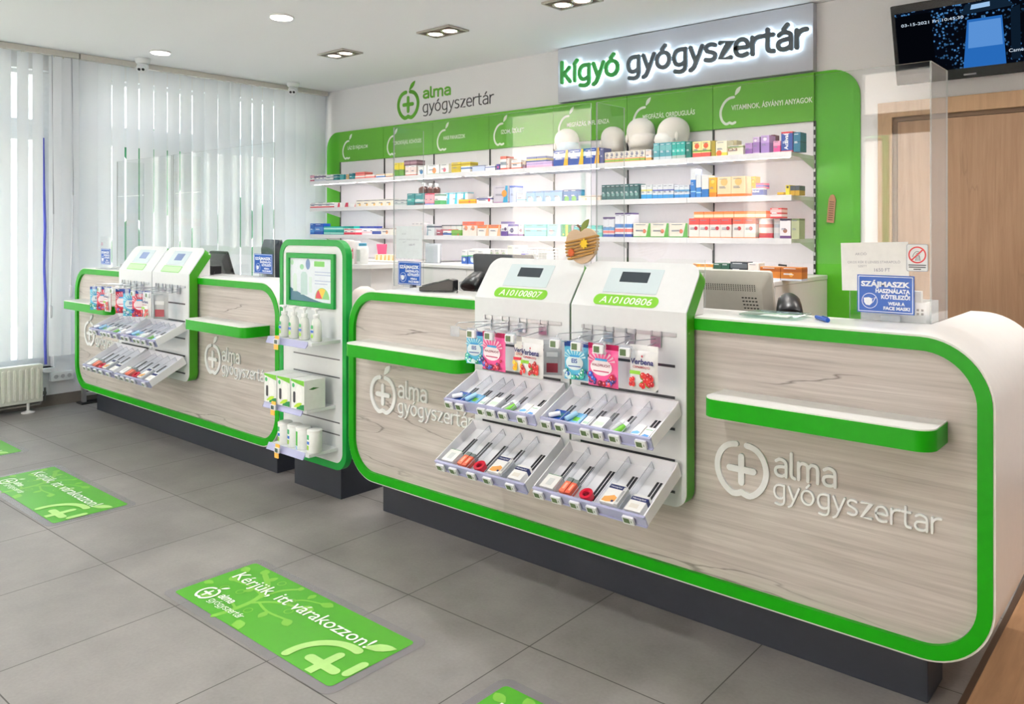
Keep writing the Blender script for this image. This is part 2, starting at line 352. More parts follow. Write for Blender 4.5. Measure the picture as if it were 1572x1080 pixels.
def word(mb, w, x, z, width, xh, sw, d0, d1, m=0, sp=0.0):
    kx = width/(word_width(w, sp)-.25); cx = x
    for ch in w:
        base, acc = (ACC[ch] if ch in ACC else (ch, None)); strokes, adv = G[base]
        strokes = list(strokes)
        if acc is not None: strokes.append([(acc, 1.2), (acc+.07, 1.3), (acc+.17, 1.44)])
        for ki, st in enumerate(strokes):
            f0 = d0-ki*.00015
            if st[0] == 'c':
                mb.stroke([(cx+(st[1]+st[3]*cos(2*pi*i/28))*kx, z+(st[2]+st[4]*sin(2*pi*i/28))*xh) for i in range(28)], sw, f0, d1, 'xz', m, closed=True)
            else:
                pts = st[1:] if st[0] == 's' else smooth(st, 5)
                mb.stroke([(cx+a*kx, z+b*xh) for a, b in pts], sw, f0, d1+ki*.00003, 'xz', m)
        cx += (adv+sp)*kx
def apple_ring(mb, cx, cz, rx, rz, sw, d0, d1, m=0, gap=True, T=None):
    pts = []
    for i in range(49):
        a = radians(78-(336)*i/48) if gap else 2*pi*i/48
        u, v = cos(a), sin(a)
        x = rx*u*(1+.04*v); y = rz*v
        if v > .75: y -= rz*.22*((v-.75)/.25)**1.4*(1-abs(u)*.6)*.35
        if v < -.75: y += rz*.16*((-v-.75)/.25)**2*max(0, 1-abs(u)*2.6)
        pts.append((cx+x, cz+y))
    mb.stroke(pts, sw, d0, d1, 'xz', m)
def plus(mb, cx, cz, r, w, d0, d1, m=0):
    q = w/2; P = []
    for k in range(4):
        c, s_ = cos(k*pi/2), sin(k*pi/2)
        arm = [(q, -q)]+[(r+q*cos(a), q*sin(a)) for a in (-pi/2, -pi/3, -pi/6, 0, pi/6, pi/3, pi/2)]
        P += [(cx+u*c-v*s_, cz+u*s_+v*c) for u, v in arm]
    mb.prism(P, d0, d1, 'xz', m)
def leaf_pts(x0, z0, x1, z1, w):
    dx, dz = x1-x0, z1-z0; L_ = math.hypot(dx, dz); ux, uz = dx/L_, dz/L_; P = []
    prof = [(0, .12), (.18, .3), (.4, .5), (.62, .48), (.82, .3), (1, .0)]
    for t, q in prof: P.append((x0+dx*t-uz*q*w, z0+dz*t+ux*q*w))
    for t, q in prof[-2::-1]: P.append((x0+dx*t+uz*q*w*.8, z0+dz*t-ux*q*w*.8))
    return P
# ================================================================== THE ROOM
X0, X1, Y0, Y1 = -7.0, 2.4, -1.7, 4.85
WX = -.555                                           # where the brown planks start
o = MB().box(X0-.3, WX, Y0-.3, Y1+.2, -.1, 0).obj('floor', floor_tile(), kind='structure')
o = MB().box(WX, X1+.2, Y0-.3, Y1+.2, -.1, 0).obj('floor', PLANK, kind='structure')
MB().box(WX-.012, WX+.006, Y0, Y1, 0, .003).obj('trim_1', mat('4a3a2e', .4, name='floor_joint_profile'), kind='structure')
MB().box(X0-.3, X1+.2, Y0-.3, Y1+.2, CEIL, CEIL+.12).obj('ceiling', CEILM, kind='structure')
MB().box(X0-.3, X1+.2, Y1, Y1+.15, 0, CEIL).obj('wall_back', WALL, kind='structure')
MB().box(X1, X1+.15, Y0-.3, Y1, 0, CEIL).obj('wall_right', WALL, kind='structure')
def wall_with_holes(name, axis, c, thick, a0, a1, holes):
    """holes = (a0, a1, z0, z1); axis 'x' = wall in the plane x=c"""
    mb = MB(); cuts = sorted({a0, a1}|{h[0] for h in holes}|{h[1] for h in holes})
    for p, q in zip(cuts, cuts[1:]):
        mid = (p+q)/2; hs = sorted([h for h in holes if h[0] < mid < h[1]], key=lambda h: h[2]); z = 0
        for h in hs+[(0, 0, CEIL, CEIL)]:
            if h[2] > z+1e-4:
                if axis == 'x': mb.box(c-thick, c, p, q, z, h[2])
                else: mb.box(p, q, c-thick, c, z, h[2])
            z = h[3]
    return mb.obj(name, WALL, kind='structure')
LW = [(-.4, 2.36, .30, 2.62), (2.56, 4.72, .30, 2.62)]
wall_with_holes('wall_left', 'x', X0, .28, Y0-.3, Y1, LW)
FW = [(-6.65, -5.2, .35, 2.772), (-3.54, -3.16, 1.25, 2.08), (-2.42, -.6, .08, 2.772)]
wall_with_holes('wall_front', 'y', Y0, .28, X0-.3, X1, FW)
FRM = mat('e9ebee', .35, name='window_frame_white')
GREY_TILE = mat('77706a', .5, name='baseboard_tile', var=.05)
def window(name, axis, c, h, transom, bars=()):
    t = bpy.data.objects.new(name, None); COL.objects.link(t); t['kind'] = 'structure'
    a0, a1, z0, z1 = h; w = .075; fr = MB(); gl = MB()
    def bx(mb, p, q, u, v, d0=-.16, d1=-.08):
        (mb.box(c+d0, c+d1, p, q, u, v) if axis == 'x' else mb.box(p, q, c+d0, c+d1, u, v))
    bx(fr, a0, a0+w, z0, z1); bx(fr, a1-w, a1, z0, z1); xs = [a0+w]+[v for b in bars for v in (b-w/2, b+w/2)]+[a1-w]
    for p, q_ in zip(xs[::2], xs[1::2]):
        bx(fr, p, q_, z0, z0+w); bx(fr, p, q_, z1-.03, z1)
        if transom: bx(fr, p, q_, transom[0], transom[1])
    for b in bars: bx(fr, b-w/2, b+w/2, z0, z1)
    bx(gl, a0+.02, a1-.02, z0+.02, z1-.02, -.127, -.119)
    f = fr.obj('window_frame', FRM, t); gl.obj('pane', GLASS, t)
    for ch in t.children: ch['kind'] = 'structure'
    return t
win1 = window('window_1', 'x', X0, LW[0], (2.08, 2.24), (1.0,))
win2 = window('window_2', 'x', X0, LW[1], (2.08, 2.24), (3.64,))
window('window_3', 'y', Y0, FW[0], (2.02, 2.18)); window('window_4', 'y', Y0, FW[1], None); window('window_5', 'y', Y0, FW[2], (2.20, 2.38), (-1.5,))
# leaf shaped decals stuck on the left shop window
DEC = mat('3f9f6a', .4, name='green_window_decal')
mb = MB()
random.seed(5)
for (y, z, l, a, w) in [(3.1, 1.45, .7, 1.4, .35), (3.3, 1.5, .75, 1.5, .3), (3.2, 1.85, .45, 1.7, .28), (3.85, 1.15, .5, 1.45, .3), (3.45, .9, .6, 1.2, .35), (4.05, 1.2, .5, 1.7, .35), (4.15, .85, .5, 1.3, .3), (2.95, .9, .6, 1.5, .3), (4.25, 1.3, .35, 1.5, .3), (3.0, 1.95, .3, 1.5, .25)]:
    mb.flat(leaf_pts(y, z, y+l*cos(a), z+l*sin(a), w), X0-.116+len(mb.f)*.0006, 'yz')
d = mb.obj('window_decal', DEC, win2); d['kind'] = 'structure'
MB().box(X0, X0+.012, Y0, Y1, 0, .085).obj('baseboard_left', GREY_TILE, kind='structure')
MB().box(-.3, X1, Y1-.012, Y1, 0, .085).obj('baseboard_back', GREY_TILE, kind='structure')
MB().box(X0-.08, X0+.03, -.4, 2.36, .265, .30).obj('trim_2', FRM, kind='structure')
# ---- the street outside: pavement, pale house opposite, house beyond the side windows
PAVE = mat('a7a39c', .9, name='street_paving', var=.1, scale=8)
MB().box(-40, 30, -40, 40, -.4, -.11).obj('ground', PAVE, kind='structure')
def house(name, label, wall, x0, x1, y0, y1, h, face, wins, door=None):
    t = thing(name, ((x0+x1)/2, (y0+y1)/2, -.11), label, 'building')
    MB().box(x0, x1, y0, y1, -.11, h).obj('facade', wall, t)
    MB().box(x0-.15, x1+.15, y0-.15, y1+.15, h, h+.25).obj('cornice', mat('e8ddd4', .8, name='stone_trim'), t)
    for p, q, u, v in wins:
        if face == '+y':
            f = MB().ring([(p, u), (q, u), (q, v), (p, v)], [(p+.1, u+.1), (q-.1, u+.1), (q-.1, v-.1), (p+.1, v-.1)], y1-.02, y1+.06).obj('house_window', mat('2f7d4a', .5, name='green_joinery'), t)
            MB().box(p+.1, q-.1, y1+.0, y1+.02, u+.1, v-.1).obj('pane', mat('3a4a50', .1, name='dark_glazing'), f); 
            f.children[0].parent = t
        else:
            MB().ring([(p, u), (q, u), (q, v), (p, v)], [(p+.1, u+.1), (q-.1, u+.1), (q-.1, v-.1), (p+.1, v-.1)], x1-.02, x1+.06, 'yz').obj('house_window', mat('b9bfc0', .5, name='grey_joinery'), t)
    return t
house('house', 'pale pink house with green windows across the street, reflected in the screens', mat('f0d9d2', .9, name='pink_plaster', var=.05, scale=3), -14, 8, -14, -8.5, 7.5, '+y',
      [(-10.5, -9.2, 1.2, 3.2), (-7.4, -6.1, 1.2, 3.2), (-4.9, -4.1, .9, 3.0), (-2.6, -1.2, 2.9, 4.6), (-2.7, -1.5, .4, 2.4), (1.2, 2.5, 1.0, 3.0)])
house('house', 'pale cream house beyond the side street, glimpsed between the blind slats', mat('efe9df', .9, name='cream_plaster', var=.05, scale=3), -20, -14, -6, 14, 7, '+x', [(0, 1.3, 1.2, 3), (3.4, 4.7, 1.2, 3), (7, 8.3, 1.2, 3)])

# ================================================================== BLINDS
FAB = blind_fabric()
RAIL = mat('d6d3cc', .4, name='blind_rail')
def blind(label, y0, y1, slats, zb, xb=-6.90):
    t = thing('vertical_blind', (xb, (y0+y1)/2, zb), label, 'blind', None)
    MB().box(xb-.025, xb+.025, y0, y1, CEIL-.045, CEIL-.002).obj('headrail', RAIL, t)
    for (y, ang, w) in slats:
        mb = MB(); n = 5; c, s_ = cos(ang), sin(ang)
        for k in range(n-1):
            def P(j): u = (j/(n-1)-.5)*w; b = .006*(1-(2*j/(n-1)-1)**2); return (xb+u*s_+b*c, y+u*c-b*s_)
            a, b_ = P(k), P(k+1)
            mb.add([(a[0], a[1], zb), (b_[0], b_[1], zb), (b_[0], b_[1], CEIL-.05), (a[0], a[1], CEIL-.05)], [(0, 1, 2, 3)])
        mb.obj('slat', FAB, t)
        MB().box(xb-.004, xb+.004, y-.011, y+.011, CEIL-.06, CEIL-.045).obj('slat_clip', RAIL, t)
    return t
random.seed(2)
edges = [2.51, 2.645, 2.753, 2.865, 2.975, 3.093, 3.209, 3.317, 3.427, 3.539, 3.661, 3.774, 3.882, 4.0, 4.107, 4.223, 4.336, 4.45, 4.568, 4.68, 4.80]
gaps = [.004, .012, .022, .02, .016, .02, .018, .018, .018, .01, .0, .016, .02, .022, .02, .003, -.004, -.004, -.004, .002]
sl_ = [((edges[i]+edges[i+1])/2-gaps[i]*.3, random.uniform(-.10, .10), edges[i+1]-edges[i]-gaps[i]*.6+.002) for i in range(20)]
blind('white vertical blind right of the dark joint, reaching to the green shelf wall', 2.508, 4.815, sl_, .14)
s1 = [(1.12, .3, .105), (1.24, .3, .105), (1.37, .25, .105), (1.49, .3, .105), (1.62, .25, .105), (1.75, .25, .105), (1.87, .2, .105), (1.995, .15, .085), (2.115, .15, .075), (2.215, .1, .07), (2.335, .35, .085), (2.40, .6, .09), (2.46, .7, .09)]
b1 = blind('white vertical blind left of the dark joint, above the radiator', -.4, 2.497, s1, .40)
for (y, z) in [(2.44, .95), (2.30, .8)]:
    cord = MB().tube([(-6.86, y, CEIL-.05), (-6.86, y+.01, z+.7), (-6.855, y-.01, z)], .0045, 6).lathe([(.003, 0), (.012, -.01), (.012, -.09), (.004, -.1)], (-6.855, y-.01, z), 10).obj('cord_weight', mat('d9dbe4', .4, name='blind_cord'), b1)
# a bundle of blue sun-bleached string just behind the slats
tag(MB().tube([(-7.05, 2.30, 2.1), (-7.05, 2.305, 1.75), (-7.05, 2.315, 1.4), (-7.05, 2.308, 1.1), (-7.05, 2.32, .8), (-7.05, 2.315, .5), (-7.05, 2.32, .32)], .010, 7).obj('rope', mat('5a5fc0', .8, name='blue_rope')), 'blue cord hanging in the window behind the left blind', 'cord')

# ================================================================== RADIATOR, SOCKETS
t = thing('radiator', (-6.87, 1.7, .02), 'white ribbed panel radiator under the left window', 'radiator')
RADM = mat('e4e5dc', .35, name='radiator_enamel')
mb = MB().prism(rrect(1.2, 2.232, .075, .36, .008, 2), -6.90, -6.835, 'yz'); mb.obj('panel', RADM, t, bevel=.006)
mb = MB()
for i in range(26):
    y = 1.235+i*.038
    if y < 2.21: mb.prism(rrect(y, y+.022, .10, .335, .010, 3), -6.836, -6.826, 'yz')
mb.obj('ribs', RADM, t, bevel=.003)
for y in (1.35, 2.135):
    MB().tube([(-6.85, y, .02), (-6.85, y, .09)], .010, 8).lathe([(.045, 0), (.045, .008), (.02, .014), (.012, .02)], (-6.85, y, 0.0005), 20).obj('foot', mat('dcdcdc', .4, name='radiator_foot'), t)
MB().tube([(-6.86, 1.2, .055), (-6.86, 2.22, .055), (-6.93, 2.25, .06)], .009, 8).obj('pipe', mat('8c8a86', .5, .3, name='pipe_grey'), t)
MB().tube([(-6.87, 2.232, .13), (-6.87, 2.262, .13)], .014, 10).tube([(-6.87, 2.255, .07), (-6.87, 2.255, .17)], .008, 8).obj('valve', mat('6a6a68', .4, .6, name='valve_metal'), t)
t = thing('socket_strip', (-6.99, 2.405, .19), 'white triple power socket strip low on the wall beside the radiator', 'socket')
MB().prism(rrect(2.325, 2.488, .192, .262, .006, 3), -7.0, -6.955, 'yz').obj('housing', WHITE2, t, bevel=.003)
for k in range(3):
    y = 2.36+k*.048
    f = MB().ring(circle(y, .228, .019), circle(y, .228, .0155), -6.956, -6.952, 'yz').obj('socket', WHITE2, t)
    MB().flat(circle(y, .228, .0155), -6.9535, 'yz').obj('recess', mat('b6b8bc', .5, name='socket_recess'), t)

# ================================================================== CEILING LAMPS AND CAMERAS
def lamp_light(name, loc, power, size, parent, color, spread=pi):
    l = bpy.data.lights.new(name, 'AREA'); l.shape = 'DISK'; l.size = size; l.energy = power; l.color = color; l.spread = spread
    o = bpy.data.objects.new(name, l); COL.objects.link(o); o.parent = parent
    o.location = Vector(loc)-parent.location; return o
def downlight(x, y, label, pw=1.0):
    t = thing('ceiling_downlight', (x, y, CEIL-.02), label, 'ceiling light', 'round downlights')
    MB().lathe([(.078, 0), (.080, -.006), (.074, -.012), (.068, -.010)], (x, y, CEIL-.0005), 28).obj('trim_ring', mat('f4f4f4', .3, name='lamp_ring'), t)
    MB().lathe([(.0665, -.0125), (.0665, -.0165)], (x, y, CEIL), 28).obj('diffuser', emis('fffaf2', 9), t)
    lamp_light('lamp', (x, y, CEIL-.022), LAMP_W*pw, .13, t, (1, .985, .97), radians(140))
downlight(-4.66, 2.905, 'round white ceiling downlight near the middle, the larger of the two in view', .8)
downlight(-6.33, 2.885, 'round white ceiling downlight near the window blinds and a ceiling camera', .25)
for x in (-2.99, -1.32, .35): downlight(x, 2.9, 'round ceiling downlight in the same row, outside the picture')
for x in (-6.1, -4.66, -2.99, -1.32, .9): downlight(x, .75, 'round ceiling downlight over the customers, outside the picture', .4 if x < -6 else 1.15)
for x in (-5.5, -2.99, -.4): downlight(x, -.9, 'round ceiling downlight by the shop front, outside the picture')
def twin(x, y, label):
    t = thing('recessed_spotlight', (x, y, CEIL-.02), label, 'ceiling light', 'square twin spotlights')
    MB().ring([(x-.165, y-.098), (x+.165, y-.098), (x+.165, y+.098), (x-.165, y+.098)], [(x-.15, y-.083), (x+.15, y-.083), (x+.15, y+.083), (x-.15, y+.083)], CEIL-.012, CEIL-.0005, 'xy').obj('frame', mat('b9b3ac', .35, .6, name='brushed_frame'), t)
    MB().box(x-.15, x+.15, y-.083, y+.083, CEIL-.0035, CEIL-.001).obj('back_plate', mat('7b6a5e', .5, name='lamp_housing'), t)
    for k in (-1, 1):
        r = MB().lathe([(.064, -.003), (.066, -.014), (.056, -.016), (.050, -.010)], (x+k*.074, y, CEIL), 24).obj('spot_ring', mat('d8cfc6', .25, .8, name='spot_reflector'), t)
        MB().lathe([(.050, -.0085), (.048, -.0125), (.02, -.015)], (x+k*.074, y, CEIL), 24).obj('bulb', emis('ffeedd', 7), t)
        lamp_light('lamp', (x+k*.074, y, CEIL-.022), SPOT_W/2, .09, t, (1, .94, .88), radians(130))
twin(-4.14, 3.845, 'square twin spotlight, middle one of the three in view')
twin(-5.29, 3.815, 'square twin spotlight farthest left, toward the blinds')
twin(-2.985, 3.84, 'square twin spotlight cut by the top edge, above the lit sign')
for x in (-1.83, -.6, .7): twin(x, 3.84, 'square twin spotlight in the same row, outside the picture')
def turret(x, y, label, az):
    t = thing('ceiling_camera', (x, y, CEIL-.13), label, 'security camera', 'ceiling cameras')
    MB().lathe([(.058, 0), (.06, -.012), (.056, -.03), (.046, -.042), (.03, -.044)], (x, y, CEIL-.0005), 28).obj('base', WHITE2, t)
    mb = MB(); prof = [(.046*sin(pi*i/12)+1e-4, -.046*cos(pi*i/12)) for i in range(13)]
    mb.lathe(prof, (x, y, CEIL-.07), 24); mb.obj('ball', WHITE2, t)
    c = Vector((x, y, CEIL-.07)); d = Vector((cos(az), sin(az), -.62)).normalized(); s_ = d.cross(Vector((0, 0, 1))).normalized()
    mb = MB(); mb.tube([c+d*.03, c+d*.049], .036, 20); mb.obj('face_plate', mat('dcdfe4', .3, name='camera_face'), t)
    for k in (-1, 1):
        q = c+s_*.015*k; MB().tube([q+d*.048, q+d*.0505], .0115, 14).obj('lens', BLACK, t)
turret(-6.70, 2.91, 'white ceiling camera left, beside the downlight by the blinds', radians(-40))
turret(-6.715, 4.31, 'white ceiling camera in the corner above the green shelf wall', radians(-45))

# ================================================================== DOOR
t = bpy.data.objects.new('door_1', None); COL.objects.link(t); t['kind'] = 'structure'; t.location = (-.93, Y1, 0); t['_w'] = 1
fo = [(-1.49, 0), (-1.49, 2.118), (-.30, 2.118), (-.30, 0)]; fi = [(-1.41, 0), (-1.41, 2.03), (-.38, 2.03), (-.38, 0)]
MB().prism(fo+fi[::-1], Y1-.035, Y1-.001).obj('door_frame', FRAMEW, t, bevel=.003)
MB().prism([(-1.41, 0), (-1.41, 2.03), (-.38, 2.03), (-.38, 0), (-.40, 0), (-.40, 2.005), (-1.385, 2.005), (-1.385, 0)], Y1-.02, Y1-.002).obj('rebate', mat('6e5640', .6, name='door_rebate'), t)
MB().box(-1.383, -.402, Y1-.016, Y1-.003, .008, 2.003).obj('door_leaf', DOORW, t)
MB().tube([(-.47, Y1-.016, 1.05), (-.47, Y1-.07, 1.05), (-.58, Y1-.07, 1.05)], .009, 10).obj('door_handle', METAL, t)
for c in t.children: c['kind'] = 'structure'

# ================================================================== TELEVISION
BW, BH = .745, .435
t = thing('television', (-1.355+BW/2, 4.72, 2.193), 'black flat television with a blue camera picture, tilted down from the wall above the door', 'television', rot=(radians(16.5), 0, 0))
MB().prism(rrect(-BW/2, BW/2, 0, BH, .006, 3), 0, .05).obj('casing', mat('101013', .22, name='glossy_black_bezel'), t)
def glitter():
    m = bpy.data.materials.new('camera_picture'); m.use_nodes = True; n = m.node_tree; n.nodes.clear(); L = n.links.new
    e = n.nodes.new('ShaderNodeEmission'); o = n.nodes.new('ShaderNodeOutputMaterial'); v = n.nodes.new('ShaderNodeTexVoronoi'); v.inputs['Scale'].default_value = 62
    co = n.nodes.new('ShaderNodeTexCoord'); L(co.outputs['Object'], v.inputs['Vector'])
    nz = n.nodes.new('ShaderNodeTexNoise'); nz.inputs['Scale'].default_value = 6; L(co.outputs['Object'], nz.inputs['Vector'])
    r = n.nodes.new('ShaderNodeValToRGB'); r.color_ramp.elements[0].color = lin('5aa0e6'); r.color_ramp.elements[0].position = .05; r.color_ramp.elements[1].position = .42; r.color_ramp.elements[1].color = lin('050914')
    L(v.outputs['Distance'], r.inputs[0]); r2 = n.nodes.new('ShaderNodeValToRGB'); r2.color_ramp.elements[0].position = .36; r2.color_ramp.elements[1].position = .55; L(nz.outputs[0], r2.inputs[0])
    mx = n.nodes.new('ShaderNodeMixRGB'); mx.inputs[1].default_value = lin('06080f'); L(r2.outputs[0], mx.inputs[0]); L(r.outputs[0], mx.inputs[2]); L(mx.outputs[0], e.inputs[0]); e.inputs[1].default_value = .9
    L(e.outputs[0], o.inputs[0]); return m
sx0, sx1, sz0, sz1 = -BW/2+.02, BW/2-.02, .055, BH-.045
scr = MB().box(sx0, sx1, -.0015, .001, sz0, sz1).obj('screen', glitter(), t)
def q(pts, col, s_=.9, d=-.0025): return [(sx0+a*(sx1-sx0), sz0+b*(sz1-sz0)) for a, b in pts], col, s_, d
for nm, (pts, col, s_, d) in {
  'picture_dark_side': q([(0, 0), (.27, 0), (.26, .95), (0, .95)], '04060c', .8, -.0018),
  'picture_corridor': q([(.46, 0), (.505, .74), (.735, .74), (.745, 0)], '2a70c4', .8),
  'picture_far_floor': q([(.50, .30), (.515, .70), (.725, .70), (.73, .30)], '5f9ae2', .8, -.003),
  'picture_ceiling': q([(.46, .82), (.50, .98), (.74, 1), (.82, .86)], '122436', .9),
  'picture_lamp': q([(.53, .89), (.54, .96), (.66, .97), (.66, .9)], '9cc4ec', .9, -.003),
  'picture_door_edge': q([(.78, .05), (.79, .82), (.85, .86), (.84, .05)], '0d1c2c', .9)}.items():
    MB().flat(pts, d).obj(nm, emis(col, s_), scr)
TX = emis('d8e8f8', .9)
text_obj('picture_text', '03-15-2021 Fri 10:45:30', TX, scr, sx0+.03, -.0035, sz1-.075, w=.31, h=.016)
text_obj('picture_text', 'Camera 15', TX, scr, sx1-.165, -.0035, sz0+.055, w=.125, h=.018)
MB().box(-.03, .03, -.0012, 0, .016, .024).obj('badge', mat('8a8a90', .3, .5, name='badge_silver'), t)
MB().box(-.06, .06, .05, .17, .15, .30).obj('wall_bracket', BLACK, t)
